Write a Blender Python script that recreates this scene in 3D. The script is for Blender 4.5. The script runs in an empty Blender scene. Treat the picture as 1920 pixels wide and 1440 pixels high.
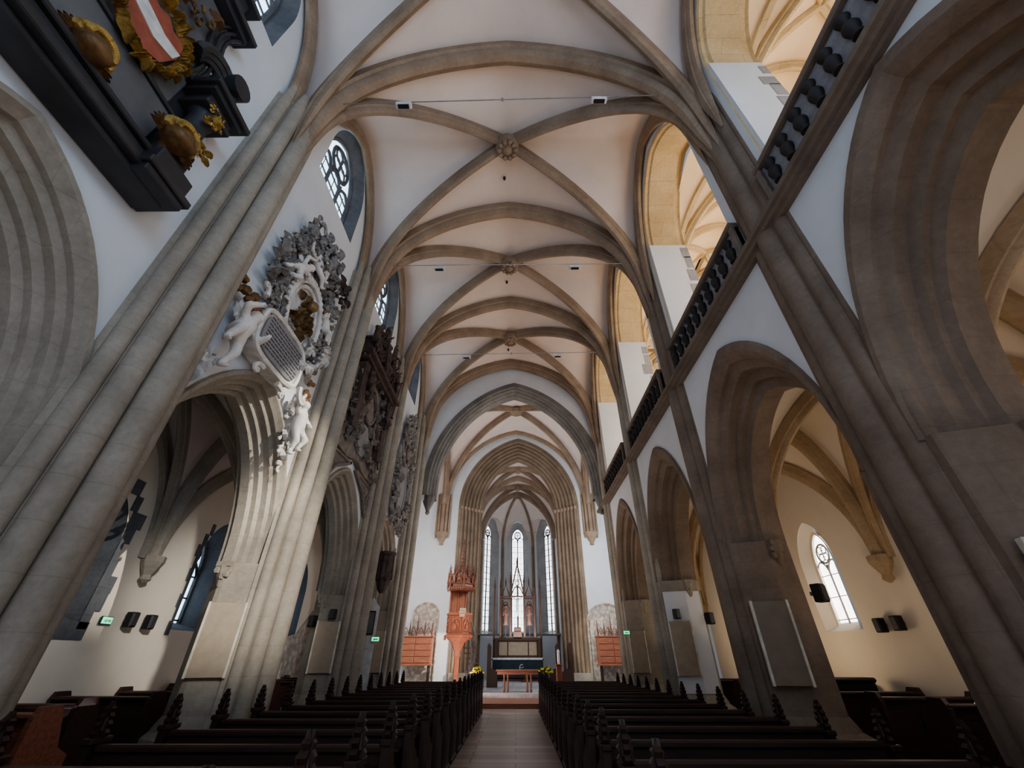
import bpy, bmesh, math, random
from mathutils import Vector, Matrix
random.seed(7)
PI = math.pi
SC = bpy.context.scene
COL = SC.collection
R_ = math.radians

# ------------------------------------------------------------------ mesh builder
class MB:
    def __init__(s): s.v = []; s.f = []
    def add(s, vs, fs):
        b = len(s.v); s.v += [tuple(p) for p in vs]; s.f += [tuple(i + b for i in f) for f in fs]; return s
    def box(s, x0, x1, y0, y1, z0, z1):
        return s.add([(x0,y0,z0),(x1,y0,z0),(x1,y1,z0),(x0,y1,z0),(x0,y0,z1),(x1,y0,z1),(x1,y1,z1),(x0,y1,z1)],
                     [(0,3,2,1),(4,5,6,7),(0,1,5,4),(1,2,6,5),(2,3,7,6),(3,0,4,7)])
    def bbox(s, x0, x1, y0, y1, z0, z1, b=0.01):
        # box with chamfered vertical+horizontal edges
        c = [(x0,x1),(y0,y1),(z0,z1)]
        b = min(b, (x1-x0)*.45, (y1-y0)*.45, (z1-z0)*.45)
        prof = [(z0, b), (z0+b, 0), (z1-b, 0), (z1, b)]
        rings = []
        for z, i in prof:
            rings.append([(x0+b+i*0,y0+i,z),(x1-b,y0+i,z),(x1-i,y0+b,z),(x1-i,y1-b,z),(x1-b,y1-i,z),(x0+b,y1-i,z),(x0+i,y1-b,z),(x0+i,y0+b,z)])
        return s.loft(rings, True, True)
    def loft(s, rings, closed=True, caps=True):
        n = len(rings[0]); vs = [p for r in rings for p in r]; fs = []
        m = n if closed else n-1
        for k in range(len(rings)-1):
            for i in range(m):
                j = (i+1) % n
                fs.append((k*n+i, k*n+j, (k+1)*n+j, (k+1)*n+i))
        if caps:
            fs.append(tuple(reversed(range(n)))); fs.append(tuple((len(rings)-1)*n+i for i in range(n)))
        return s.add(vs, fs)
    def prism(s, poly, z0, z1):
        return s.loft([[(x,y,z0) for x,y in poly], [(x,y,z1) for x,y in poly]])
    def extr(s, poly, fn, d0, d1):
        # polygon extruded between two depths, fn(a, b, d) -> xyz
        return s.loft([[fn(a,b,d0) for a,b in poly], [fn(a,b,d1) for a,b in poly]])
    def lathe(s, prof, n=12, c=(0,0,0), sx=1, sy=1, caps=True):
        rings = [[(c[0]+r*sx*math.cos(2*PI*i/n), c[1]+r*sy*math.sin(2*PI*i/n), c[2]+z) for i in range(n)] for r, z in prof]
        return s.loft(rings, True, caps)
    def cyl(s, a, b, r, n=8, r2=None):
        return s.tube([a, b], [r, r if r2 is None else r2], n)
    def tube(s, pts, rad, n=6, flat=1.0):
        pts = [Vector(p) for p in pts]
        if not isinstance(rad, (list, tuple)): rad = [rad]*len(pts)
        t0 = (pts[1]-pts[0]).normalized()
        up = Vector((0,0,1)) if abs(t0.z) < .9 else Vector((1,0,0))
        sd = t0.cross(up).normalized(); rings = []
        for i, p in enumerate(pts):
            t = (pts[min(i+1,len(pts)-1)] - pts[max(i-1,0)])
            if t.length < 1e-9: t = t0
            t.normalize()
            sd = (sd - t*sd.dot(t))
            if sd.length < 1e-6: sd = t.orthogonal()
            sd.normalize(); u = t.cross(sd)
            rings.append([tuple(p + sd*math.cos(2*PI*k/n)*rad[i] + u*math.sin(2*PI*k/n)*rad[i]*flat) for k in range(n)])
        return s.loft(rings)
    def ball(s, c, r, n=8, sx=1, sy=1, sz=1):
        m = max(4, n//2+1); rings = []
        for k in range(m+1):
            a = -PI/2 + PI*k/m
            rr = max(.001, math.cos(a))*r
            rings.append([(c[0]+rr*sx*math.cos(2*PI*i/n), c[1]+rr*sy*math.sin(2*PI*i/n), c[2]+math.sin(a)*r*sz) for i in range(n)])
        return s.loft(rings)
    def build(s, name, mat, parent=None, smooth=False, loc=None, rz=0, xf=None):
        me = bpy.data.meshes.new(name)
        vs = s.v if xf is None else [tuple(xf @ Vector(p)) for p in s.v]
        me.from_pydata(vs, [], s.f); me.update()
        bm = bmesh.new(); bm.from_mesh(me); bmesh.ops.recalc_face_normals(bm, faces=bm.faces)
        if smooth:
            for f in bm.faces: f.smooth = True
            for e in bm.edges:
                if len(e.link_faces) == 2 and e.calc_face_angle(0) > R_(42): e.smooth = False
        bm.to_mesh(me); bm.free()
        me.materials.append(mat)
        o = bpy.data.objects.new(name, me); COL.objects.link(o)
        if parent is not None: o.parent = parent
        if loc is not None: o.location = loc
        if rz: o.rotation_euler = (0,0,rz)
        return o

def tag(o, label=None, cat=None, group=None, kind=None):
    if label: o['label'] = label
    if cat: o['category'] = cat
    if group: o['group'] = group
    if kind: o['kind'] = kind
    return o
def thing(name, label, cat, loc=(0,0,0), rz=0, group=None):
    o = bpy.data.objects.new(name, None); COL.objects.link(o); o.empty_display_size = .2
    o.location = loc; o.rotation_euler = (0,0,rz)
    return tag(o, label, cat, group)
def struct(o): o['kind'] = 'structure'; return o
def dup(src, loc, rz=None, label=None, group=None):
    r = src.copy(); COL.objects.link(r); r.location = loc
    if rz is not None: r.rotation_euler = (0,0,rz)
    if label: r['label'] = label
    if group: r['group'] = group
    for ch in list(src.children):
        c = ch.copy(); COL.objects.link(c); c.parent = r
        for g in ch.children:
            d = g.copy(); COL.objects.link(d); d.parent = c
    return r

# ------------------------------------------------------------------ materials
def newmat(name):
    m = bpy.data.materials.new(name); m.use_nodes = True
    nt = m.node_tree; b = nt.nodes['Principled BSDF']
    return m, nt, b
def N(nt, t, **k):
    n = nt.nodes.new(t)
    for a, v in k.items():
        if a in n.inputs: n.inputs[a].default_value = v
        else: setattr(n, a, v)
    return n
def ramp(nt, fac, stops):
    r = nt.nodes.new('ShaderNodeValToRGB'); e = r.color_ramp.elements
    while len(e) < len(stops): e.new(.5)
    for q, (p, c) in zip(e, stops): q.position = p; q.color = (*c, 1)
    nt.links.new(fac, r.inputs[0]); return r.outputs[0]
def bump(nt, b, h, s, d=.02):
    bp = nt.nodes.new('ShaderNodeBump'); bp.inputs['Strength'].default_value = s; bp.inputs['Distance'].default_value = d
    nt.links.new(h, bp.inputs['Height']); nt.links.new(bp.outputs[0], b.inputs['Normal'])
def noise(nt, vec, scale, detail=6, rough=.6):
    n = N(nt, 'ShaderNodeTexNoise'); n.inputs['Scale'].default_value = scale; n.inputs['Detail'].default_value = detail
    n.inputs['Roughness'].default_value = rough; nt.links.new(vec, n.inputs['Vector']); return n.outputs['Fac']
def posn(nt): return nt.nodes.new('ShaderNodeNewGeometry').outputs['Position']
def mixc(nt, f, a, b, mode='MIX'):
    m = nt.nodes.new('ShaderNodeMix'); m.data_type = 'RGBA'; m.blend_type = mode
    if isinstance(f, float): m.inputs[0].default_value = f
    else: nt.links.new(f, m.inputs[0])
    for i, c in ((6, a), (7, b)):
        if isinstance(c, tuple): m.inputs[i].default_value = (*c, 1)
        else: nt.links.new(c, m.inputs[i])
    return m.outputs[2]

def stone_mat(name, c1, c2, joint=(.16,.14,.11), bh=.42, bw=.8, js=.5, rough=.85):
    m, nt, b = newmat(name); p = posn(nt)
    nz = noise(nt, p, 1.3, 5); nz2 = noise(nt, p, 14, 6, .7)
    base = ramp(nt, nz, [(.3, c1), (.7, c2)])
    sp = nt.nodes.new('ShaderNodeSeparateXYZ'); nt.links.new(p, sp.inputs[0])
    ad = N(nt, 'ShaderNodeMath', operation='ADD'); nt.links.new(sp.outputs[0], ad.inputs[0]); nt.links.new(sp.outputs[1], ad.inputs[1])
    cb = nt.nodes.new('ShaderNodeCombineXYZ'); nt.links.new(ad.outputs[0], cb.inputs[0]); nt.links.new(sp.outputs[2], cb.inputs[1])
    br = nt.nodes.new('ShaderNodeTexBrick'); nt.links.new(cb.outputs[0], br.inputs['Vector'])
    br.inputs['Color1'].default_value = (1,1,1,1); br.inputs['Color2'].default_value = (.82,.80,.78,1)
    br.inputs['Mortar'].default_value = (*[j*2.2 for j in joint],1); br.inputs['Scale'].default_value = 1
    br.inputs['Mortar Size'].default_value = .008; br.inputs['Brick Width'].default_value = bw; br.inputs['Row Height'].default_value = bh
    br.inputs['Mortar Smooth'].default_value = .4
    c = mixc(nt, js, base, br.outputs['Color'], 'MULTIPLY')
    d = ramp(nt, nz2, [(.25, (.72,.7,.68)), (.65, (1,1,1))])
    c = mixc(nt, .7, c, d, 'MULTIPLY')
    nt.links.new(c, b.inputs['Base Color']); b.inputs['Roughness'].default_value = rough
    bump(nt, b, nz2, .35, .02)
    return m
def plain(name, c, rough=.6, metal=0, var=.25, scale=6, bmp=.15):
    m, nt, b = newmat(name); p = posn(nt); nz = noise(nt, p, scale)
    c0 = tuple(max(0, x*(1-var)) for x in c); c1 = tuple(min(1, x*(1+var*.6)) for x in c)
    nt.links.new(ramp(nt, nz, [(.3, c0), (.7, c1)]), b.inputs['Base Color'])
    b.inputs['Roughness'].default_value = rough; b.inputs['Metallic'].default_value = metal
    if bmp: bump(nt, b, noise(nt, p, scale*5), bmp, .01)
    return m
def plaster(name, c, var=.06):
    m, nt, b = newmat(name); p = posn(nt); nz = noise(nt, p, .9, 8, .65)
    nt.links.new(ramp(nt, nz, [(.25, tuple(x*(1-var*1.6) for x in c)), (.6, c)]), b.inputs['Base Color'])
    b.inputs['Roughness'].default_value = .93; bump(nt, b, noise(nt, p, 5, 8), .2, .02)
    return m
def wood(name, c, rough=.4, axis=0, scale=3):
    m, nt, b = newmat(name); tc = nt.nodes.new('ShaderNodeTexCoord')
    mp = nt.nodes.new('ShaderNodeMapping'); sc = [9,9,9]; sc[axis] = .8; mp.inputs['Scale'].default_value = sc
    nt.links.new(tc.outputs['Object'], mp.inputs[0])
    nz = noise(nt, mp.outputs[0], scale, 6, .65)
    nt.links.new(ramp(nt, nz, [(.25, tuple(x*.5 for x in c)), (.7, tuple(min(1,x*1.25) for x in c))]), b.inputs['Base Color'])
    b.inputs['Roughness'].default_value = rough; bump(nt, b, nz, .12, .004)
    return m
def emis(name, c, s):
    m, nt, b = newmat(name); b.inputs['Base Color'].default_value = (*c,1)
    b.inputs['Emission Color'].default_value = (*c,1); b.inputs['Emission Strength'].default_value = s; b.inputs['Roughness'].default_value = .3
    return m
def glass_lit(name, c, s):
    # leaded panes lit from outside by daylight: faint quarry grid, cloudy variation
    m, nt, b = newmat(name); p = posn(nt); nz = noise(nt, p, 2.5)
    col = ramp(nt, nz, [(.3, tuple(x*.8 for x in c)), (.65, c)])
    nt.links.new(col, b.inputs['Emission Color']); nt.links.new(col, b.inputs['Base Color'])
    b.inputs['Emission Strength'].default_value = s; b.inputs['Roughness'].default_value = .2
    return m

M = {}
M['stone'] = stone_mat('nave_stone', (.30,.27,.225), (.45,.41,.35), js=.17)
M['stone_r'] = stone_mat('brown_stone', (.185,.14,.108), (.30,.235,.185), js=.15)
M['rib'] = stone_mat('rib_stone', (.275,.20,.145), (.42,.325,.24), js=.18)
M['rib_dark'] = stone_mat('chancel_rib_stone', (.20,.15,.11), (.33,.26,.19), js=.2)
M['grey_stone'] = stone_mat('grey_stone', (.17,.165,.16), (.30,.29,.27), joint=(.42,.42,.42), bh=.5, bw=.5, js=.6)
M['warm_lit_stone'] = stone_mat('warm_lit_ashlar', (.62,.47,.26), (.78,.62,.38), bh=.5, bw=.9, js=.4)  # warm light of the gallery put into the stone colour
M['plaster'] = plaster('white_plaster', (.72,.75,.79))
M['vault'] = plaster('vault_plaster', (.80,.71,.66))
M['aisle'] = plaster('aisle_plaster', (.78,.71,.62))
M['gvault'] = plaster('warm_lit_gallery_plaster', (.86,.68,.47))  # gallery's warm glow put into the plaster colour
M['dark_wood'] = wood('dark_pew_wood', (.050,.021,.015), .5)
M['dark_wood_y'] = wood('dark_pew_wood_upright', (.040,.018,.013), .48, 2)
M['red_wood'] = wood('red_brown_wood', (.31,.12,.072), .45, 0)
M['red_wood_z'] = wood('red_brown_wood_upright', (.31,.12,.072), .45, 2)
M['canopy_wood'] = wood('dark_red_carved_wood', (.17,.07,.045), .5, 2)
M['table_wood'] = wood('brown_table_wood', (.20,.085,.05), .45, 0)
M['statue_wood'] = wood('red_brown_statue_wood', (.22,.10,.075), .6, 2)
M['mid_wood'] = wood('altar_brown_wood', (.11,.055,.035), .5, 2)
M['cornice'] = stone_mat('cornice_stone', (.16,.13,.11), (.27,.22,.18), js=.2)
M['rail_dark'] = plain('dark_baluster_paint', (.035,.028,.027), .7)
M['rail_grey'] = plain('grey_painted_panel', (.34,.33,.36), .8)
M['black_marble'] = plain('black_epitaph_stone', (.045,.045,.05), .45, 0, .3, 3)
M['slate'] = plain('slate_panel', (.15,.148,.15), .6, 0, .25, 2)
M['gold'] = plain('old_gilding', (.50,.33,.10), .45, .4, .7, 7)
M['dark_gilt'] = plain('browned_gilding', (.20,.11,.045), .5, .3, .5, 8)
M['red_paint'] = plain('faded_red_paint', (.36,.10,.06), .6)
M['white_paint'] = plain('chalky_white_paint', (.66,.64,.62), .7)
M['stucco'] = plain('pale_stucco', (.66,.64,.61), .75, 0, .3, 5, .3)
M['stucco_grey'] = plain('mottled_grey_stucco', (.30,.285,.27), .8, 0, .6, 7, .3)  # grey version of the pale stucco, strongly mottled
M['brown_carving'] = plain('brown_carving', (.095,.065,.058), .65, 0, .5, 5, .3)
M['brown_grey'] = plain('brown_grey_carving', (.22,.19,.17), .75, 0, .4, 5, .3)
M['tablet'] = plain('grey_inscribed_stone', (.27,.27,.28), .6, 0, .2, 30)
M['ink'] = plain('engraved_line', (.08,.08,.085), .7)
M['skin_stucco'] = plain('white_figure_stucco', (.74,.71,.68), .6, 0, .12, 4)
M['hair'] = plain('red_brown_hair_paint', (.33,.13,.06), .6)
M['lead'] = plain('dark_window_lead', (.02,.03,.045), .6)
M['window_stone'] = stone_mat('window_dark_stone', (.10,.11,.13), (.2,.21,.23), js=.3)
M['quoin'] = stone_mat('pale_grey_window_stone', (.34,.34,.35), (.46,.46,.47), js=.4)
M['glass_blue'] = glass_lit('blue_daylight_glass', (.62,.82,1), 3.0)
M['glass_dark'] = plain('unlit_dark_glass', (.03,.035,.045), .3)
M['glass_white'] = glass_lit('white_daylight_glass', (.93,.97,1), 3.2)
M['glass_warm'] = glass_lit('bright_daylight_glass', (1,.98,.94), 4.5)
M['black'] = plain('matt_black_housing', (.012,.012,.014), .5)
M['steel'] = plain('thin_steel', (.35,.35,.36), .4, .7)
M['lampwhite'] = plain('white_lamp_housing', (.7,.7,.72), .4)
M['green'] = emis('green_exit_glow', (.08,.75,.35), 1.6)
M['panel'] = plain('beige_panel', (.40,.33,.25), .6, 0, .12)
M['panel_brown'] = plain('brown_beige_panel', (.24,.19,.145), .6, 0, .12)
M['aisle_rib'] = stone_mat('tan_rib_stone', (.40,.30,.20), (.56,.44,.31), js=.15)
M['gilt_relief'] = plain('dark_gilt_relief', (.26,.17,.08), .45, .4, .6, 12)
M['lit_panel_edge'] = plain('pale_lit_panel_edge', (.68,.64,.55), .6)  # light on the board edges put into this colour
M['cloth'] = plain('dark_blue_cloth', (.02,.035,.05), .85)
M['linen'] = plain('white_linen', (.68,.72,.74), .85)
M['wax'] = plain('white_wax', (.82,.8,.76), .5)
M['yellow'] = plain('yellow_petals', (.85,.68,.04), .6)
M['leaf'] = plain('dark_green_leaf', (.04,.09,.03), .6)
M['paper'] = plain('white_paper', (.75,.76,.8), .7)

def rubble_mat():
    m, nt, b = newmat('rubble_masonry'); p = posn(nt)
    v = nt.nodes.new('ShaderNodeTexVoronoi'); v.inputs['Scale'].default_value = 5.5; nt.links.new(p, v.inputs['Vector'])
    col = ramp(nt, noise(nt, p, 6), [(.3,(.58,.52,.45)),(.7,(.86,.82,.76))])
    d = ramp(nt, v.outputs['Distance'], [(.25,(1,1,1)),(.7,(.6,.54,.5))])
    nt.links.new(mixc(nt, .8, col, d, 'MULTIPLY'), b.inputs['Base Color']); b.inputs['Roughness'].default_value = .95
    bump(nt, b, noise(nt, p, 4.5, 8, .7), 1, .12); return m
M['rubble'] = rubble_mat()
def floor_mat():
    m, nt, b = newmat('worn_floorboards'); p = posn(nt)
    br = nt.nodes.new('ShaderNodeTexBrick'); nt.links.new(p, br.inputs['Vector'])
    br.inputs['Color1'].default_value = (.52,.43,.36,1); br.inputs['Color2'].default_value = (.30,.24,.21,1); br.inputs['Mortar'].default_value = (.06,.05,.045,1)
    br.inputs['Scale'].default_value = 1; br.inputs['Brick Width'].default_value = 1.6; br.inputs['Row Height'].default_value = .34; br.inputs['Mortar Size'].default_value = .008
    mp = nt.nodes.new('ShaderNodeMapping'); mp.inputs['Scale'].default_value = (1.2,14,1); nt.links.new(p, mp.inputs[0])
    d = ramp(nt, noise(nt, mp.outputs[0], 2), [(.3,(.7,.68,.66)),(.7,(1,1,1))])
    nt.links.new(mixc(nt, .8, br.outputs['Color'], d, 'MULTIPLY'), b.inputs['Base Color']); b.inputs['Roughness'].default_value = .42
    return m
M['floor'] = floor_mat()
M['step_wood'] = wood('reddish_step_wood', (.30,.14,.095), .5, 0)
M['pale_floor'] = plain('pale_chancel_floor', (.46,.47,.50), .5)

# ------------------------------------------------------------------ layout
T = [-.45, 4.0, 8.45, 12.9, 17.4]
TT = [-4.9] + T
B = 2.225
WL, WR = -4.6, 3.98         # nave wall faces
XC = -.175                    # nave axis
SPR, CROWN = 10.7, 14.5

def garc(t, R=1.25):
    t = min(1, max(0, t)); v = R*R-(t+R-1)**2
    return math.sqrt(max(0, v))/math.sqrt(2*R-1)
def half_arch(w, zs, hz, n=14, R=1.3):
    # from springing (w) up to apex (0)
    out = []
    for i in range(n+1):
        t = math.cos(PI/2*i/n) if i < n else 0
        out.append((w*t, zs+hz*garc(t, R)))
    return out
def full_arch(w, zs, hz, zb=None, n=14, R=1.3):
    h = half_arch(w, zs, hz, n, R)
    L = [(-a, z) for a, z in h]; Rr = [(a, z) for a, z in reversed(h[:-1])]
    p = L+Rr
    if zb is not None: p = [(-w, zb)]+p+[(w, zb)]
    return p
def face_hole(mb, fn, y0, y1, z0, z1, yc, w, zs, hz, zb, n=14, R=1.3):
    # wall panel with a pointed opening; fn(y, z) -> xyz
    h = [(w, zb)]+half_arch(w, zs, hz, n, R)
    for sgn, ye in ((-1, y0), (1, y1)):
        for (a, za), (b_, zb_) in zip(h[:-1], h[1:]):
            if zb_-za < 1e-6: continue
            mb.add([fn(ye, za), fn(yc+sgn*a, za), fn(yc+sgn*b_, zb_), fn(ye, zb_)], [(0,1,2,3)])
    if zb > z0+1e-6: mb.add([fn(y0,z0), fn(y1,z0), fn(y1,zb), fn(y0,zb)], [(0,1,2,3)])
    if z1 > zs+hz: mb.add([fn(y0,zs+hz), fn(y1,zs+hz), fn(y1,z1), fn(y0,z1)], [(0,1,2,3)])
def arch_loft(mb, fn3, prof, yc, zs, hz_in, w_in, zb, n=14, R=1.3, closeb=False, k=1.2):
    # prof: list of (depth, halfwidth);  fn3(depth, y, z)
    rings = []
    for d, w in prof:
        hz = hz_in+(w-w_in)*k
        rings.append([fn3(d, yc+a, z) for a, z in full_arch(w, zs, hz, zb, n, R)])
    mb.loft(rings, closed=closeb, caps=False)

def sweep(mb, path, side, prof, scales=None):
    # profile (s, d): s along 'side', d along outward-normal (pointing 'down' inside the arch)
    path = [Vector(p) for p in path]; side = Vector(side).normalized(); rings = []
    for i, p in enumerate(path):
        t = (path[min(i+1, len(path)-1)]-path[max(0, i-1)]).normalized()
        s2 = (side - t*side.dot(t)).normalized(); dn = t.cross(s2)
        if prof and dn.z > 0: pass
        k_ = scales[i] if scales else 1
        rings.append([tuple(p+s2*a*k_+dn*b_*k_) for a, b_ in prof])
    mb.loft(rings, closed=True, caps=True)
def rib_path(P0, P1, f, zs, h, n=18):
    # symmetric arch from P0 to P1 (xy) ; param cos spaced
    out = []; c = ((P0[0]+P1[0])/2, (P0[1]+P1[1])/2)
    ts = [math.cos(PI/2*i/n) for i in range(n)]+[0.0]
    for t in ts: out.append((c[0]+(P0[0]-c[0])*t, c[1]+(P0[1]-c[1])*t, zs+h*f(t)))
    for t in reversed(ts[:-1]): out.append((c[0]+(P1[0]-c[0])*t, c[1]+(P1[1]-c[1])*t, zs+h*f(t)))
    return out
def ribprof(w, h):
    return [(-w/2,-.12),(w/2,-.12),(w/2,h*.35),(w*.36,h*.45),(w*.34,h*.7),(w*.16,h),(-w*.16,h),(-w*.34,h*.7),(-w*.36,h*.45),(-w/2,h*.35)]
def make_rib(mb, P0, P1, f, zs, h, w, d, n=18, foot=0):
    path = rib_path(P0, P1, f, zs, h, n); scs = None
    if foot:
        path = [(P0[0],P0[1],zs-foot),(P0[0],P0[1],zs-foot*.4)]+path+[(P1[0],P1[1],zs-foot*.4),(P1[0],P1[1],zs-foot)]
        scs = [.12,.6]+[.82,.93]+[1]*(len(path)-8)+[.93,.82]+[.6,.12]
    dx, dy = P1[0]-P0[0], P1[1]-P0[1]
    side = Vector((-dy, dx, 0)).normalized()
    # make sure 'down' is inwards
    pr = ribprof(w, d)
    p = [Vector(q) for q in path]; m = len(p)//2
    t = (p[m+1]-p[m-1]).normalized(); dn = t.cross(side)
    if dn.z > 0: side = -side
    sweep(mb, path, side, pr, scs)
def groin(mb, xc, a, y0, y1, zs, h, f, n=12, ext=1.06, exty=1.0):
    yc, b_ = (y0+y1)/2, (y1-y0)/2
    ts = [math.sin(PI/2*i/n) for i in range(n+1)]
    us = [-t for t in reversed(ts)][:-1]+ts
    for s in (-1, 1):
        # transverse webs (toward y ends): ruled from |u| to 1
        vs = []; fs = []
        for u in us:
            z = zs+h*f(abs(u)); vs += [(xc+a*u, yc+s*b_*abs(u), z), (xc+a*u, yc+s*b_*exty, z)]
        for i in range(len(us)-1): fs.append((2*i, 2*i+1, 2*i+3, 2*i+2))
        mb.add(vs, fs)
        vs = []; fs = []
        for u in us:
            z = zs+h*f(abs(u)); vs += [(xc+s*a*abs(u), yc+b_*u, z), (xc+s*a*ext, yc+b_*u, z)]
        for i in range(len(us)-1): fs.append((2*i, 2*i+1, 2*i+3, 2*i+2))
        mb.add(vs, fs)
fN = lambda t: garc(t, 1.22)
# ------------------------------------------------------------------ setting
def SX(side, x): return x if side > 0 else -x
LDATA = dict(face=WL, s=-1, zs=2.9, hz=2.53, k=1.2, th=.8)
RDATA = dict(face=WR, s=1, zs=3.25, hz=2.25, k=2.6, th=1.05)
WIN_W = 1.5
PROF = [(0,1.80),(.05,1.76),(.13,1.76),(.17,1.69),(.28,1.69),(.32,1.61),(.41,1.61),(.45,1.54),(.62,1.54),(.66,1.64),(.76,1.64),(.80,1.76)]
PROF_R = [(0,1.80),(.08,1.77),(.16,1.77),(.24,1.70),(.40,1.70),(.44,1.62),(.52,1.62),(.56,1.54),(.90,1.54),(.94,1.62),(1.0,1.64),(1.05,1.76)]
def order_loft(mb, fnp, yc, zs, hz, zb, prof, k):
    arch_loft(mb, fnp, prof, yc, zs, hz, 1.54, zb, k=k)

struct(MB().box(-8,8,-3,18.6,-.2,0).build('floor', M['floor']))
fl = MB(); fl.box(-6.6,6.8,18.6,21.2,-.2,.15); struct(fl.build('floor', M['step_wood']))
fl = MB(); fl.box(-6.6,6.8,21.2,26.5,-.2,.3); fl.box(-2.9,3.4,26.5,37.2,-.2,.45); struct(fl.build('floor', M['pale_floor']))

# arcade walls
trims = []
for D in (LDATA, RDATA):
    s, X = D['s'], D['face']; left = s < 0
    pl = MB(); st = MB(); back = MB()
    f0 = lambda y, z, X=X: (X, y, z)
    fb = lambda y, z, X=X, s=s: (X+s*D['th'], y, z)
    fd = lambda d, y, z, X=X, s=s: (X+s*d, y, z)
    for k in range(4):
        y0, y1 = T[k], T[k+1]; yc = (y0+y1)/2
        zs, hz = D['zs'], D['hz']+(.4 if (k == 0 and not left) else 0); hzo = hz+.26*D['k']
        ztop = 9.5 if left else 7.0
        face_hole(pl, f0, y0, y1, zs, ztop, yc, 1.8, zs, hzo, zs, R=1.3)
        order_loft(st, fd, yc, zs, hz, zs, PROF if left else PROF_R, D['k'])
        # projecting hood moulding
        arch_loft(st, fd, [(0,1.92),(-.06,1.90),(-.06,1.84),(0,1.80)], yc, zs, hz, 1.54, zs, k=D['k'])
        face_hole(back, fb, y0, y1, zs, 6.9, yc, 1.76, zs, hz+.22*D['k'], zs)
        if left:
            # clerestory with window opening
            face_hole(pl, f0, y0, y1, 9.5, 15.2, yc, 1.08, 12.5, 1.85, 11.2)
    struct(pl.build('wall_left' if left else 'wall_right', M['plaster']))
    struct(back.build('wall_left' if left else 'wall_right', M['aisle']))
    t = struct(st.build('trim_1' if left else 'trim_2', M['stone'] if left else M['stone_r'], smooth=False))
    if not left:
        t['label'] = 'stepped brown stone mouldings of the right arcade arches'

# gallery level wall (right) : wide pointed openings with ashlar soffits coloured as warmly lit
pl = MB(); so = MB(); jm = MB()
X = WR
for k in range(4):
    y0, y1 = T[k], T[k+1]; yc = (y0+y1)/2
    face_hole(pl, lambda y,z: (X,y,z), y0, y1, 7.0, 15.2, yc, 1.62, 11.6, 2.35, 7.0)
    face_hole(pl, lambda y,z: (X+1.1,y,z), y0, y1, 7.0, 15.2, yc, 1.56, 11.6, 2.25, 7.0)
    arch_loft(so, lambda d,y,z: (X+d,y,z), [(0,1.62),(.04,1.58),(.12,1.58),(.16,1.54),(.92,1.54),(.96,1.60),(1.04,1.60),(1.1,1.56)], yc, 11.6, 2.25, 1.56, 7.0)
    for sg in (-1,1):
        ya, yb = sorted((yc+sg*1.525, yc+sg*1.6))
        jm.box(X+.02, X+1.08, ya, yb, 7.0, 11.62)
struct(pl.build('wall_gallery', M['plaster'])); struct(so.build('trim_3', M['warm_lit_stone'])); struct(jm.build('wall_gallery', M['plaster']))
# ragged quoin stones on the gallery jambs
q = MB()
for k in range(1,5):
    yj = T[k]-B+1.53
    for i in range(9):
        z = 7.1+i*.5+random.uniform(-.05,.05); w = random.uniform(.12,.34)
        q.box(X+1.1-w, X+1.106, yj-.012, yj+.002, z, z+random.uniform(.3,.48))
struct(q.build('trim_4', M['quoin']))

# nave vault
nv = MB()
for k in range(4): groin(nv, XC, 4.2, T[k], T[k+1], SPR, CROWN-SPR+.15, fN, ext=1.08)
struct(nv.build('ceiling', M['vault'], smooth=True))
n_tr = 5
for k in range(4):
    y0, y1 = T[k], T[k+1]; yc = (y0+y1)/2; r = MB(); h = CROWN-SPR
    a = 4.02
    make_rib(r, (XC-a,y1), (XC+a,y1), fN, SPR, h, .46, .30, foot=1.3)
    make_rib(r, (XC-a-.02,y0+.12), (XC+a+.02,y1-.12), fN, SPR, h, .27, .26, foot=1.3)
    make_rib(r, (XC-a-.02,y1-.12), (XC+a+.02,y0+.12), fN, SPR, h, .27, .26, foot=1.3)
    for xx in (WL+.1, WR-.1): make_rib(r, (xx,y0+.35), (xx,y1-.35), fN, SPR, h-.15, .22, .16, foot=1.0)
    ro = struct(r.build('trim_%d' % n_tr, M['rib'], smooth=True)); n_tr += 1
    b_ = MB(); b_.lathe([(.05,-.42),(.2,-.40),(.34,-.3),(.36,-.12),(.28,.0),(.2,.1)], 16, (XC,yc,CROWN-.02))
    for i in range(10):
        an = 2*PI*i/10; b_.ball((XC+.24*math.cos(an), yc+.24*math.sin(an), CROWN-.4), .09, 6)
    b_.ball((XC,yc,CROWN-.44), .13, 8, 1,1,.7)
    b_.build('boss', M['rib'], ro, smooth=True)
    hh = MB(); hh.lathe([(.001,.0),(.035,.01),(.045,.06),(.045,.12)], 10, (XC-.12, y1-1.1 if k else y1-1.4, CROWN-.02)); struct(hh.build('ceiling_vent_hole', M['black']))

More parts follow.
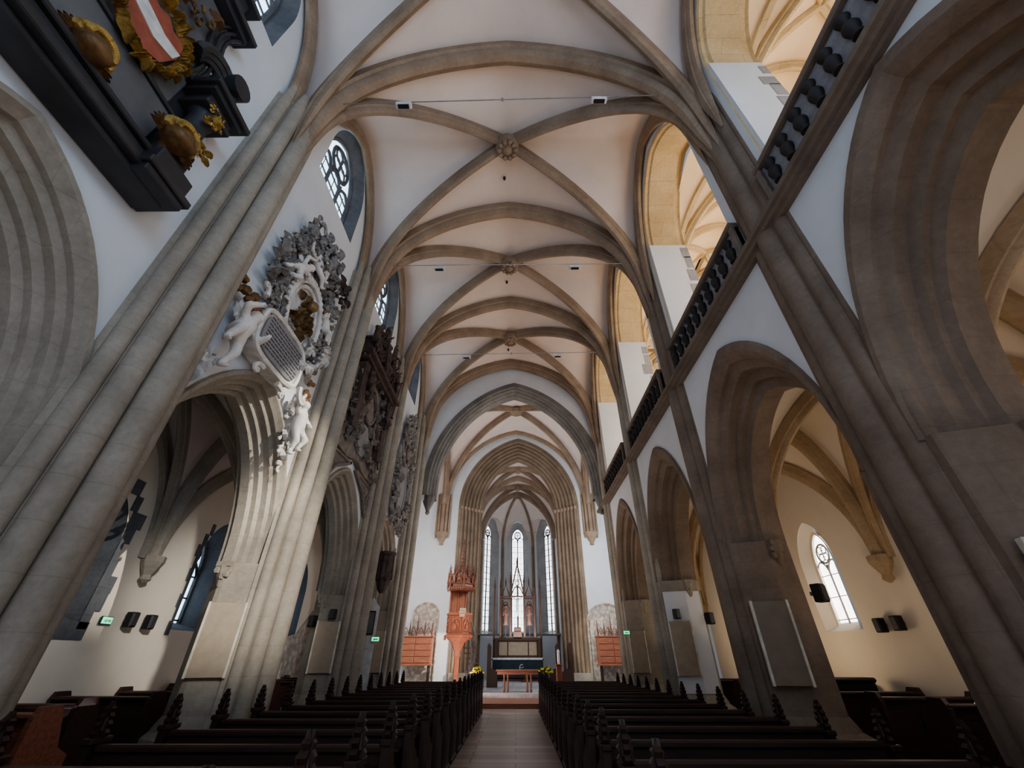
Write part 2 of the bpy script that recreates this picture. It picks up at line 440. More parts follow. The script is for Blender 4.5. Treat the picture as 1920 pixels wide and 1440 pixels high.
# piers -----------------------------------------------------------
def pier_poly(side, e=0):
    q = [(-.02,.53),(.0,.54),(.44,.71),(.52,.71),(.8,.46)] if side < 0 else [(-.02,.48),(.0,.50),(.54,.70),(.92,.70),(1.05,.50)]
    q = [(d+(e if i == 4 else 0), w+e) for i, (d, w) in enumerate(q)]
    return [(d, w) for d, w in q]+[(d, -w) for d, w in reversed(q)]
def make_pier(side, k):
    D = LDATA if side < 0 else RDATA; X = D['face']; y = T[k]
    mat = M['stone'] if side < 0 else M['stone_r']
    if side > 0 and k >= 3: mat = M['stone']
    names = {(-1,1):'nearest left stone pier of clustered shafts, running out of the photo at the lower left',
             (-1,2):'sunlit cream stone pier on the left, under the white stucco cartouche',
             (-1,3):'shaded left stone pier next to the narrow white board with a framed notice',
             (-1,4):'farthest left stone pier, carrying the foot of the grey chancel arch',
             (1,1):'nearest right brown stone pier of thick shafts, running out at the lower right',
             (1,2):'brown stone pier on the right with a black loudspeaker on its aisle side',
             (1,3):'right pier with a whitewashed face, third along the arcade',
             (1,4):'farthest right stone pier, beneath the end of the gallery'}
    root = struct(thing('pier', names[(side,k)], 'pier', (X, y, 0)))
    s = side
    ext = lambda p: [(s*d, w) for d, w in p]
    b = MB(); b.prism(ext(pier_poly(side)), .0, D['zs']+.02)
    b.build('body', mat, root)
    b = MB(); rings = []
    for z, e in [(0,.2),(.34,.2),(.42,.14),(.46,.17),(.53,.17),(.6,.08),(.7,.04),(.78,.0)]:
        rings.append([(x*1.0+(0), w, z) for x, w in ext(pier_poly(side, e))])
    b.loft(rings); b.build('base', mat, root)
    # nave side response: core + five shafts
    rs = side > 0
    c = MB(); core = [(.03,.42),(-.04,.38),(-.08,.2),(-.1,0)] if rs else [(.0,.58),(-.12,.50),(-.2,.40),(-.30,.2),(-.34,0)]
    poly = [(s*d, w) for d, w in core]+[(s*d, -w) for d, w in reversed(core[:-1])]
    c.prism(poly, 0, SPR+.05); c.build('respond', mat, root)
    for off, d, r in (((0,-.0,.20),(.27,.02,.125),(-.27,.02,.125),(.42,.05,.07),(-.42,.05,.07)) if rs else ((0,-.40,.165),(.27,-.27,.135),(-.27,-.27,.135),(.47,-.13,.10),(-.47,-.13,.10))):
        t = MB(); t.lathe([(r,0),(r,SPR-.1),(r*.6,SPR+.5)], 16, (s*d, off, 0)); t.build('shaft', mat, root, smooth=True)
        bs = MB(); bs.lathe([(r+.13,0),(r+.13,.34),(r+.06,.42),(r+.09,.48),(r+.07,.55),(r+.02,.62)], 16, (s*d, off, 0)); bs.build('shaft_base', mat, root, smooth=True)
    cp = MB(); z = D['zs']; s = side; cd = 0 if side < 0 else .2
    for sg in (-1,1):
        cp.box(min(s*(cd+.38),s*(cd+.62)), max(s*(cd+.38),s*(cd+.62)), sg*.5 if sg>0 else -.80, .80 if sg>0 else -.5, z-.06, z+.02)
        for i in range(12):
            a, bb = random.uniform(.38,.6), random.uniform(.62,.77)
            cp.ball((s*(cd+a), sg*bb, z-.08-random.uniform(0,.18)), random.uniform(.04,.07), 6)
        cp.lathe([(.02,-.42),(.06,-.36),(.12,-.14),(.14,-.05)], 8, (s*(cd+.5), sg*.68, z))
    cp.build('capital', mat, root, smooth=True)
    return root
for k in (1,2,3,4):
    for sd in (-1,1): make_pier(sd, k)
# whitewashed faces on the third right pier and the board pier on the left
w = MB(); X3 = RDATA['face']
w.add([(X3+.02,T[3]-.52,.8),(X3+.56,T[3]-.715,.8),(X3+.56,T[3]-.715,3.0),(X3+.02,T[3]-.52,3.0)], [(0,1,2,3)])
w.add([(X3+.56,T[3]-.715,.8),(X3+.92,T[3]-.715,.8),(X3+.92,T[3]-.715,3.0),(X3+.56,T[3]-.715,3.0)], [(0,1,2,3)])
struct(w.build('wall_right', M['plaster']))

# ---- windows -----------------------------------------------------
wn = [0]
def window(F, yc, w, zb, zs, hz, depth, glass, lights=2, rows=5, wall_w=None, frame=M['lead'], reveal=M['quoin'], splay=.18, label=None, bar=.035, tz=None):
    """F(u, z, d) gives a point; d = depth into the wall. Pointed window with stone tracery and leaded panes."""
    wn[0] += 1
    W = w+splay; k = 1.2
    rv = MB(); arch_loft(rv, lambda d,y,z: F(y,z,d), [(0,W),(depth,w),(depth+.02,w-.06),(depth+.1,w-.06)], yc, zs, hz, w, zb)
    rv.add([F(yc-W,zb,0),F(yc+W,zb,0),F(yc+w,zb+.18,depth+.1),F(yc-w,zb+.18,depth+.1)], [(0,1,2,3)])
    root = struct(rv.build('window_%d' % wn[0], reveal))
    g = MB(); pts = full_arch(w, zs, hz, zb)
    g.add([F(yc+a,z,depth+.08) for a,z in pts], [tuple(range(len(pts)))])
    g.build('glass', glass, root)
    f = MB(); dd = depth+.05
    tz = tz if tz else zs+.0
    def seg(a, b, r): f.tube([F(yc+a[0],a[1],dd), F(yc+b[0],b[1],dd)], r, 4)
    lw = 2*w/lights
    for i in range(1, lights): seg((-w+i*lw, zb), (-w+i*lw, tz+ (0 if lights>1 else 0)), bar*1.6)
    for r in range(rows):
        z = zb+(tz-zb)*(r+.5)/rows; seg((-w,z),(w,z), bar*.6)
    for i in range(lights):
        c = -w+lw*(i+.5)
        p = half_arch(lw/2, tz-lw*.55, lw*.75, 6, 1.2)
        P = [(c-a,z) for a,z in p]+[(c+a,z) for a,z in reversed(p[:-1])]
        f.tube([F(yc+a,z,dd) for a,z in P], bar*1.3, 4)
        if lw > .45: seg((c,zb),(c,tz-.1), bar*.35)
    # tracery ring above the lights
    R2 = min(w*.52, (zs+hz-tz)*.42); zc = tz+R2*1.15
    for rr, nn in ((R2,1),):
        f.tube([F(yc+rr*math.cos(2*PI*i/16), zc+rr*math.sin(2*PI*i/16), dd) for i in range(17)], bar*1.4, 4)
        for q in range(4):
            an = PI/4+PI/2*q; cx, cz = rr*.5*math.cos(an), zc+rr*.5*math.sin(an)
            f.tube([F(yc+cx+rr*.42*math.cos(2*PI*i/8), cz+rr*.42*math.sin(2*PI*i/8), dd) for i in range(9)], bar*.8, 4)
    p = full_arch(w-.02, zs, hz, zb); f.tube([F(yc+a,z,dd) for a,z in p], bar*1.6, 4)
    f.build('tracery', frame, root)
    return root
# clerestory, left
for k in range(4):
    yc = T[k]+B
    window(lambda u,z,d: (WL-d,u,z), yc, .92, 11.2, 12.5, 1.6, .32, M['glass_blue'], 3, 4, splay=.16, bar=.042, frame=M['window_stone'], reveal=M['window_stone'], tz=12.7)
# aisles
XA = 7.15
al = MB(); ar = MB()
for k in range(4):
    yc = T[k]+B
    for mb, s in ((al,-1),(ar,1)):
        face_hole(mb, lambda y,z,s=s: (s*XA,y,z), T[k], T[k+1], 0, 7, yc-.25+(.75 if k == 1 and s < 0 else 0), .62 if k != 1 or s > 0 else .95, 3.3, 1.0, 2.0)
for mb, nme in ((al,'wall_aisle_left'),(ar,'wall_aisle_right')):
    struct(mb.build(nme, M['aisle']))
for k in range(4):
    yc = T[k]+B-.25
    wide = (k == 1)
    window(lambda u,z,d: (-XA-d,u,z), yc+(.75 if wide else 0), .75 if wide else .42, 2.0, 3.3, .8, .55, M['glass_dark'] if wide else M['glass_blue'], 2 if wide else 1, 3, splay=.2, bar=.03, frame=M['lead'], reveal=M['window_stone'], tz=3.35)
    window(lambda u,z,d: (XA+d,u,z), yc+.05, .40, 2.0, 3.3, .8, .2, M['glass_warm'], 2, 3, splay=.2, bar=.016, frame=M['quoin'], reveal=M['aisle'], tz=3.35)
# dark ragged stone surround of the big left aisle window
sr = MB(); yc = T[1]+B+.5
for i in range(11):
    z = 1.9+i*.27; w_ = random.uniform(.1,.42)
    for sg in (-1,1):
        e = .95 if z < 3.3 else max(.1,.95*(1-((z-3.3)/1.4)**2))
        a, b_ = sorted((yc+sg*e, yc+sg*(e+w_)))
        sr.box(-XA-.01, -XA+.02, a, b_, z, z+.27)
sr.box(-XA-.01,-XA+.02, yc-1.1, yc+1.15, 1.75, 2.0)
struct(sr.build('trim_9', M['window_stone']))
sr = MB(); yc = T[2]+B-.25
for i in range(9):
    z = 1.9+i*.25
    for sg in (-1,1):
        e = .62 if z < 3.3 else max(.1,.62*(1-((z-3.3)/1.2)**2)); a, b_ = sorted((yc+sg*e, yc+sg*(e+random.uniform(.05,.16)))); sr.box(-XA-.01,-XA+.02,a,b_,z,z+.25)
struct(sr.build('trim_10', M['window_stone']))

# aisle vaults and ribs
fA = lambda t: garc(t, 1.25)
for s in (-1,1):
    v = MB(); r = MB(); cb = MB(); xc = s*(6.3 if s < 0 else 6.1); a = .85 if s < 0 else 1.05
    for k in range(4):
        groin(v, xc, a, T[k], T[k+1], 3.15, 2.95, fA, ext=1.06)
        make_rib(r, (xc-a,T[k+1]), (xc+a,T[k+1]), fA, 3.1, 2.8, .3, .2)
        make_rib(r, (xc-a,T[k]+.05), (xc+a,T[k+1]-.05), fA, 3.1, 2.85, .17, .17)
        make_rib(r, (xc-a,T[k+1]-.05), (xc+a,T[k]+.05), fA, 3.1, 2.85, .17, .17)
        make_rib(r, (xc+s*a,T[k]+.15), (xc+s*a,T[k+1]-.15), fA, 3.1, 2.7, .14, .1)
        cb.lathe([(.03,-.42),(.1,-.36),(.08,-.28),(.17,-.12),(.2,-.05),(.2,.05)], 8, (s*(XA-.13),T[k+1],3.1))
    struct(v.build('ceiling_aisle_left' if s < 0 else 'ceiling_aisle_right', M['vault'] if s<0 else M['aisle'], smooth=True))
    ro = struct(r.build('trim_11' if s < 0 else 'trim_12', M['stone'] if s<0 else M['aisle_rib'], smooth=True))
    cb.build('corbel', M['stone'] if s<0 else M['aisle_rib'], ro)
# gallery room: floor, vault with many ribs, outer wall with bright windows
struct(MB().box(4.0, 8.8, -.45, 18.0, 6.95, 7.08).build('floor_gallery', M['stone_r']))
gv = MB(); gr = MB(); fG = lambda t: garc(t, 1.15)
for k in range(4):
    xc, a, y0, y1, zs, h = 6.85, 1.75, T[k], T[k+1], 11.3, 2.3; yc = (y0+y1)/2
    groin(gv, xc, a, y0, y1, zs, h, fG, ext=1.03)
    for p, q in (((xc-a,y0),(xc+a,y1)),((xc-a,y1),(xc+a,y0)),((xc-a,y1),(xc+a,y1))): make_rib(gr, p, q, fG, zs-.03, h, .2, .2)
    for sx in (-1,1):
        for sy in (-1,1):
            c0 = (xc+sx*a, yc+sy*B)
            # tiercerons from the corner to the ridge points
            for tx, ty in ((.0,.5),(.5,.0)):
                pts = []
                for i in range(9):
                    t = i/8; x = c0[0]+(xc+sx*a*tx-c0[0])*math.sin(t*PI/2); y = c0[1]+(yc+sy*B*ty-c0[1])*math.sin(t*PI/2)
                    u, v_ = abs(x-xc)/a, abs(y-yc)/B
                    pts.append((x, y, zs+h*fG(min(1,min(u,v_)))-.05))
                gr.tube(pts, .09, 5)
                gr.tube([(xc+sx*a*tx, yc+sy*B*ty, zs+h-.05), (xc, yc, zs+h-.05)], .09, 5)
                for q2 in ((xc+sx*a*.5,yc),(xc,yc+sy*B*.5)): pass
        gr.tube([(xc+sx*a*.5,yc,zs+h-.05),(xc,yc+B*.5,zs+h-.05)], .08, 5); gr.tube([(xc+sx*a*.5,yc,zs+h-.05),(xc,yc-B*.5,zs+h-.05)], .08, 5)
struct(gv.build('ceiling_gallery', M['gvault'], smooth=True)); struct(gr.build('trim_13', M['warm_lit_stone'], smooth=True))
gw = MB()
for k in range(4):
    face_hole(gw, lambda y,z: (8.75,y,z), T[k], T[k+1], 7.0, 14, T[k]+B, 1.0, 11, 1.6, 8.9)
struct(gw.build('wall_gallery_outer', M['plaster']))
for k in range(4): window(lambda u,z,d: (8.75+d,u,z), T[k]+B, .8, 8.9, 11, 1.3, .4, M['glass_warm'], 3, 5, bar=.04, frame=M['quoin'], reveal=M['plaster'])
struct(MB().box(4.1,8.8,17.95,18.2,7.0,15).build('wall_gallery_end', M['plaster']))

# ---- first chancel arch (grey ashlar) -----------------------------
ca = MB(); YA = 17.55
gw = MB(); face_hole(gw, lambda x,z: (x+.0,YA,z), -4.7, 4.1, 7.2, 15.2, 0.0, 3.95, 7.9, 5.35, 7.2, n=22, R=1.35)
gw.add([(-4.6,YA+1,7.2),(-4.6,YA+1,15.2),(-4.6,YA,15.2),(-4.6,YA,7.2)], [(0,1,2,3)])
struct(gw.build('wall_chancel_arch', M['plaster']))
arch_loft(ca, lambda d,x,z: (x,YA-.03+d,z), [(0,4.1),(0,3.85),(.08,3.82),(.12,3.72),(.25,3.72),(.3,3.62),(.45,3.62),(.5,3.55),(.9,3.55),(1.0,3.7),(1.0,4.1)], 0.0, 7.9, 4.95, 3.55, 7.45, n=22, R=1.35, k=.9)
co = struct(ca.build('trim_14', M['grey_stone']))
for sg in (-1,1):
    c = MB(); c.lathe([(.03,-.75),(.1,-.68),(.08,-.58),(.2,-.3),(.26,-.15),(.3,0),(.3,.06)], 8, (0+sg*3.82, YA+.4, 7.45)); c.build('corbel', M['grey_stone'], co)
# grey quoined reveal on the wall ends
qn = MB()
for sg in (-1,1):
    X0 = -4.6 if sg < 0 else 4.5
    for i in range(16):
        z = i*.5; w_ = .28 if i % 2 else .48
        a, b_ = sorted((sg*(4.28 if sg < 0 else 3.98), sg*4.9)); qn.box(a, b_, YA-.1-w_*.0, YA+.95, z, z+.495)
struct(qn.build('trim_15', M['grey_stone']))

# ---- crossing ----------------------------------------------------
YE = 25.0; CX = .25
cw = MB()
for sg in (-1,1):
    cw.add([(sg*6.5,18.4,0),(sg*6.5,YE,0),(sg*6.5,YE,15),(sg*6.5,18.4,15)], [(0,1,2,3)])
    cw.add([(sg*6.5,18.5,0),(sg*9,18.5,0),(sg*9,18.5,15),(sg*6.5,18.5,15)], [(0,1,2,3)])
    cw.add([(sg*4.9,18.5,7.2),(sg*9,18.5,7.2),(sg*9,18.5,15),(sg*4.9,18.5,15)], [(0,1,2,3)])
struct(cw.build('wall_crossing', M['plaster']))
ew = MB(); face_hole(ew, lambda x,z: (x,YE,z), -6.5, 6.5, 0, 15.4, CX, 3.5, 9.2, 4.45, 0, n=20, R=1.35)
struct(ew.build('wall_east', M['plaster']))
cv = MB(); groin(cv, CX*.5, 4.4, 18.4, YE+.02, 9.3, 5.0, fN, ext=1.6); struct(cv.build('ceiling_crossing', M['vault'], smooth=True))
cr = MB()
for p, q in (((-4.2,18.6),(4.4,24.8)),((-4.2,24.8),(4.4,18.6))): make_rib(cr, p, q, fN, 9.3, 4.9, .26, .24)
make_rib(cr, (-4.2,24.75),(4.4,24.75), fN, 9.3, 4.9, .2, .15)
for xx in (-4.25,4.45): make_rib(cr, (xx,18.7),(xx,24.7), fN, 9.3, 4.9, .35, .28)
cro = struct(cr.build('trim_16', M['rib'], smooth=True))
b_ = MB(); b_.lathe([(.05,-.42),(.2,-.40),(.36,-.3),(.38,-.1),(.28,.0)], 14, (.12,21.7,14.2)); b_.build('boss', M['rib'], cro, smooth=True)
for sg, xx in ((-1,-4.3),(1,4.5)):
    c = MB()
    for dx, dy, r in ((0,-.28,.11),(-.2,-.2,.09),(.2,-.2,.09),(-.36,-.1,.07),(.36,-.1,.07)):
        c.lathe([(.02,0),(r,.25),(r,2.6)], 10, (xx+dx, YE+dy, 7.35))
    c.lathe([(.03,-.35),(.12,-.3),(.1,-.2),(.35,.2),(.42,.3),(.4,.4)], 10, (xx,YE-.08,7.3), 1, .7); c.build('corbelled_shafts', M['rib'], cro, smooth=True)
# second chancel arch : deep moulded order
a2 = MB(); pr = [(-.03,3.66),(-.03,3.5)]; w_ = 3.5; d = 0
for i in range(6):
    pr += [(d,w_),(d+.03,w_-.05),(d+.1,w_-.05),(d+.13,w_-.1),(d+.15,w_-.19)]; w_ -= .2; d += .16
pr += [(1.15,w_)]
arch_loft(a2, lambda d_,x,z: (x,YE+d_,z), pr, CX, 9.2, 3.4, w_, 0.3, n=20, R=1.35, k=.9)
struct(a2.build('trim_17', M['rib_dark']))
a3 = MB()
for i in range(6):
    w3 = 3.44-.2*i; hz3 = 3.4+(w3-w_)*.9
    a3.tube([(CX+a,YE+.02+.16*i,z) for a,z in full_arch(w3, 9.2, hz3, .3, 18, 1.35)], .075, 7)
struct(a3.build('trim_17', M['rib_dark'], smooth=True))
cap = MB()
for sg in (-1,1):
    for i in range(7):
        cap.ball((CX+sg*(3.45-i*.19), YE-.02+i*.15, 9.2), .12, 6, 1,1,1.1)
struct(cap.build('trim_18', M['rib'], smooth=True))
for sg in (-1,1):
    b_ = MB(); b_.box(min(CX+sg*2.25,CX+sg*3.6),max(CX+sg*2.25,CX+sg*3.6),YE-.12,YE+1.2,.3,.9); struct(b_.build('trim_19', M['stone']))

# ---- chancel and apse ---------------------------------------------
HW = 2.95; Y1, Y2, Y3 = 26.1, 29.7, 33.3
ch = MB()
for sg in (-1,1): ch.add([(CX+sg*HW,Y1,0),(CX+sg*HW,34.5,0),(CX+sg*HW,34.5,14),(CX+sg*HW,Y1,14)], [(0,1,2,3)])
struct(ch.build('wall_chancel', M['plaster']))
cv = MB(); cr = MB()
for y0, y1 in ((Y1,Y2),(Y2,Y3)):
    groin(cv, CX, HW, y0, y1, 9.3, 3.7, fN)
    make_rib(cr, (CX-HW+.05,y0),(CX+HW-.05,y1), fN, 9.3, 3.6, .2, .22); make_rib(cr, (CX-HW+.05,y1),(CX+HW-.05,y0), fN, 9.3, 3.6, .2, .22)
    make_rib(cr, (CX-HW+.05,y1),(CX+HW-.05,y1), fN, 9.3, 3.6, .34, .25)
    cr.lathe([(.05,-.36),(.2,-.34),(.25,-.2),(.2,0)], 12, (CX,(y0+y1)/2,12.9))
AP = [(CX-HW,Y3),(CX-HW,34.5),(CX-1.3,36.5),(CX+1.3,36.5),(CX+HW,34.5),(CX+HW,Y3)]
bos = (CX,33.6,12.9); arcs = []
for (x,y) in AP:
    pts = []
    for i in range(13):
        t = math.cos(PI/2*i/12) if i < 12 else 0
        pts.append((bos[0]+(x-bos[0])*t, bos[1]+(y-bos[1])*t, 9.3+3.6*fN(t)))
    arcs.append(pts)
for p in arcs[1:5]: cr.tube([(a,b,c-.05) for a,b,c in p], .12, 6)
for a_, b2 in zip(arcs[:-1], arcs[1:]):
    mid = [((p[0]+q[0])/2*1.0,(p[1]+q[1])/2,max(p[2],12.0 if i < 5 else p[2])) for i,(p,q) in enumerate(zip(a_,b2))]
    cv.loft([a_, mid], False, False); cv.loft([mid, b2], False, False)
struct(cv.build('ceiling_chancel', M['vault'], smooth=False))
for (x,y) in AP[1:5]: cr.cyl((x*1.0-(x-CX)*.03,y-.08,.45),(x-(x-CX)*.03,y-.08,9.4),.11,8)
cr.lathe([(.05,-.36),(.2,-.34),(.28,-.15),(.2,0)], 12, bos)
struct(cr.build('trim_20', M['rib'], smooth=True))
aw = MB()
for i, ((xa,ya),(xb,yb)) in enumerate(zip(AP[1:4], AP[2:5])):
    L = math.hypot(xb-xa,yb-ya); ux, uy = (xb-xa)/L, (yb-ya)/L; nx, ny = -uy, ux
    if ny < 0 : nx, ny = -nx, -ny
    Fw = lambda u,z,d,xa=xa,ya=ya,ux=ux,uy=uy,nx=nx,ny=ny: (xa+ux*u+nx*d, ya+uy*u+ny*d, z)
    face_hole(aw, lambda u,z: Fw(u,z,0), 0, L, 0, 13.3, L/2, .86, 10.2, 1.28, 3.0)
    w_ = .52 if i == 1 else .46
    window(Fw, L/2, w_, 3.05, 10.2, .8, .5, M['glass_white'], 2, 16, splay=.34 if i==1 else .40, bar=.022 if i==1 else .032, frame=M['lead'], reveal=M['quoin'], tz=10.1)  # shade of the splay put into the darker reveal stone
struct(aw.build('wall_apse', M['plaster']))
struct(MB().box(CX-HW,CX+HW,Y3-.1,34.5,2.86,2.95).build('trim_21', M['stone']) )

# niches of exposed rubble on the east wall
for sg, xc, w_, zt in ((-1,-4.75,.66,4.0),(1,4.85,1.0,3.95)):
    nb = MB(); pts = [(xc-w_,.45),(xc-w_,zt-w_*.8)]+[(xc-w_*math.cos(PI*i/12), zt-w_*.8+w_*.8*math.sin(PI*i/12)) for i in range(1,12)]+[(xc+w_,zt-w_*.8),(xc+w_,.45)]
    nb.add([(x,YE-.015,z) for x,z in pts], [tuple(range(len(pts)))])
    nb.tube([(x,YE-.02,z) for x,z in pts], .05, 5)
    struct(nb.build('wall_niche', M['rubble']))
# rubble patch in the left aisle end bay
nb = MB(); nb.add([(-XA+.02,15,.3),(-XA+.02,17.4,.3),(-XA+.02,17.4,3.0),(-XA+.02,16.4,2.9),(-XA+.02,15.6,2.2)], [(0,1,2,3,4)])
nb.add([(-XA+.0,13.2,.3),(-XA+.02,15,.3),(-XA+.02,15.6,2.2),(-XA+.02,14.2,1.9)], [(0,1,2,3)])
struct(nb.build('wall_niche', M['rubble']))

# camera
cam = bpy.data.cameras.new('camera'); co_ = bpy.data.objects.new('camera', cam); COL.objects.link(co_)
cam.sensor_width = 36; cam.lens = 766/1920*36; cam.clip_end = 200; cam.clip_start = .05
co_.location = (0,0,1.5); co_.rotation_euler = (R_(90+33.9),0,R_(.37)); SC.camera = co_
# ------------------------------------------------------------------ pews
def finial(mb, x, y, z, s=1.0):
    # carved leaf finial: two crossed notched plates on a knop
    out = [(.0,.0),(.075,.0),(.09,.03),(.06,.06),(.085,.095),(.055,.125),(.07,.155),(.04,.185),(.05,.215),(.02,.24),(.0,.275)]
    pts = [(a*s, b*s) for a, b in out]; poly = pts+[(-a, b) for a, b in reversed(pts[1:-1])]
    mb.extr(poly, lambda a,b,d: (x+d, y+a, z+b), -.025*s, .025*s)
    mb.extr(poly, lambda a,b,d: (x+a*.8, y+d, z+b), -.025*s, .025*s)
    mb.lathe([(.03*s,0),(.055*s,.05*s),(.05*s,.12*s),(.025*s,.2*s),(.01*s,.26*s)], 8, (x,y,z))
def make_pew(x0, x1, top):
    """pew faces +y; local origin on the floor, backrest at y=0, seat in front"""
    root = thing('pew', 'x', 'pew')
    s = MB(); s.bbox(x0+.03, x1-.03, .05, .46, .42, .465, .012); s.box(x0+.03, x1-.03, .38, .41, .1, .42); s.build('seat', M['dark_wood'], root)
    b = MB(); b.box(x0+.03, x1-.03, -.02, .02, .12, .80)
    n = int((x1-x0)/.55); pw = (x1-x0-.06)/n
    for i in range(n):
        xa = x0+.03+i*pw+.05; b.bbox(xa, xa+pw-.1, -.035, -.0, .3, .72, .015)
    b.build('backrest', M['dark_wood'], root)
    r = MB(); r.bbox(x0+.03, x1-.03, -.05, .045, .80, .86, .015); r.build('top_rail', M['dark_wood'], root)
    k = MB(); k.bbox(x0+.06, x1-.06, -.23, -.04, .70, .725, .006); k.box(x0+.1, x0+.13, -.2, -.03, .6, .7); k.box(x1-.13, x1-.1, -.2, -.03, .6, .7); k.build('book_ledge', M['dark_wood'], root)
    for x in (x0, x1):
        e = MB(); h = top-.26
        prof = [(-.12,0),(.5,0),(.5,.5),(.47,.56),(.36,.58),(.30,.64),(.16,.70),(.10,.80),(.085,h),(-.10,h),(-.11,.7),(-.12,.5)]
        e.extr(prof, lambda a,b_,d: (x+d, a, b_), -.035, .035)
        e.box(x-.045,x+.045,.0,.36,.12,.44); e.bbox(x-.05,x+.05,-.13,.12,h-.05,h,.01); e.bbox(x-.05,x+.05,-.15,.53,0,.07,.01)
        eo = e.build('pew_end', M['dark_wood_y'], root)
        f = MB(); finial(f, x, -.005, h, .95); f.build('finial', M['dark_wood_y'], eo)
    return root
ORD = ['nearest','second','third','fourth','fifth','sixth','seventh','eighth','ninth','tenth','eleventh','twelfth','thirteenth','fourteenth','fifteenth','sixteenth','seventeenth','eighteenth','nineteenth']
pl0 = make_pew(-3.78, -1.14, 1.17); pr0 = make_pew(.84, 3.5, 1.10)
for i in range(17):
    for src, y0, side in ((pl0, 2.05, 'left'), (pr0, 2.32, 'right')):
        lab = '%s dark carved pew %s of the aisle, counted from the camera' % (ORD[i] if i else 'closest', side)
        g = 'dark pews in rows %s of the central aisle' % side
        if i == 0: src.location = (0, y0, 0); src['label'] = lab; src['group'] = g
        else: dup(src, (0, y0+.93*i, 0), None, lab, g)
# red-brown bench blocks in the left aisle, dark ones in the right aisle
def aisle_pew(x0, x1, mat, name='aisle_pew'):
    root = thing(name, 'x', 'pew')
    b = MB(); b.bbox(x0, x1, -.03, .03, .05, .98, .01); n = 3; w = (x1-x0)/n
    for i in range(n): b.bbox(x0+i*w+.05, x0+i*w+w-.05, -.055, -.02, .2, .86, .012)
    b.build('backrest', mat, root)
    s = MB(); s.bbox(x0, x1, .03, .42, .42, .46, .01); s.build('seat', mat, root)
    r = MB(); r.bbox(x0-.02, x1+.02, -.16, .05, .98, 1.02, .01); r.build('book_ledge', mat, root)
    for x in (x0, x1):
        e = MB(); e.extr([(-.16,0),(.46,0),(.46,.62),(.30,.70),(.18,.98),(.12,1.08),(-.10,1.08),(-.16,.98)], lambda a,c,d: (x+d,a,c), -.03, .03); e.build('pew_end', mat, root)
    return root
al0 = aisle_pew(-7.0, -5.05, M['red_wood']); al1 = aisle_pew(-7.0, -5.5, M['dark_wood']); ar0 = aisle_pew(5.45, 7.0, M['dark_wood'])
al0.location = (0, 4.6, 0); al0['label'] = 'sunlit red-brown bench front in the left aisle, at the lower left corner'
dup(al0, (0.05,5.55,0), None, 'sunlit red-brown bench with raised end, second in the left aisle')
for i in range(8):
    y = 6.6+1.25*i
    lab = '%s dark wooden bench of the left aisle behind the red-brown ones' % (['first','second','third','fourth','fifth','sixth','seventh','eighth'][i])
    o = al1 if i == 0 else dup(al1, (0,0,0)); o.location = (0,y,0); o['label'] = lab; o['group'] = 'dark benches of the left aisle'
for i in range(10):
    y = 4.4+1.15*i
    lab = '%s dark wooden bench of the right aisle, counted from the camera' % ORD[i]
    o = ar0 if i == 0 else dup(ar0, (0,0,0)); o.location = (0,y,0); o['label'] = lab; o['group'] = 'dark benches of the right aisle'
# papers lying on aisle bench ledges
for k, (x, y, lab) in enumerate(((5.95,6.52,'white paper sheet on a bench ledge in the right aisle, near the loudspeaker pier'),(6.45,5.42,'open white booklet lying on the nearer right aisle bench ledge'),(-5.6,5.46,'white paper on the red-brown bench ledge in the left aisle'))):
    p = MB(); p.bbox(-.15,.15,-.06,.06,0,.012,.003); p.add([(-.15,-.06,.013),(0,-.06,.02),(0,.06,.02),(-.15,.06,.013)],[(0,1,2,3)])
    tag(p.build('paper', M['paper'], loc=(x,y,1.025)), lab, 'paper')

# ------------------------------------------------------------------ gallery front
c = MB()
prof = [(4.02,6.88),(3.9,6.88),(3.87,6.91),(3.80,6.91),(3.77,6.95),(3.72,6.96),(3.71,7.04),(3.75,7.08),(3.9,7.09),(4.02,7.09)]
c.loft([[(x,y,z) for x,z in prof] for y in (-.45, 18.6)])
struct(c.build('trim_22', M['cornice']))
def baluster_prof(): return [(.02,0),(.075,.02),(.075,.05),(.045,.08),(.085,.17),(.10,.25),(.085,.32),(.04,.37),(.05,.41),(.085,.46),(.095,.52),(.075,.58),(.05,.61),(.02,.62)]
segs = [(-.3,3.55,'nearest run of the gallery balustrade with dark balusters, at the upper right'),(4.46,8.0,'second run of the gallery balustrade, between the two nearest right piers'),(8.9,12.45,'third run of the gallery balustrade, above the second full arch on the right'),(17.75,18.6,'short last piece of the gallery balustrade beyond the farthest pier'),(13.35,16.95,'fourth run of the gallery balustrade, just before the chancel arch')]
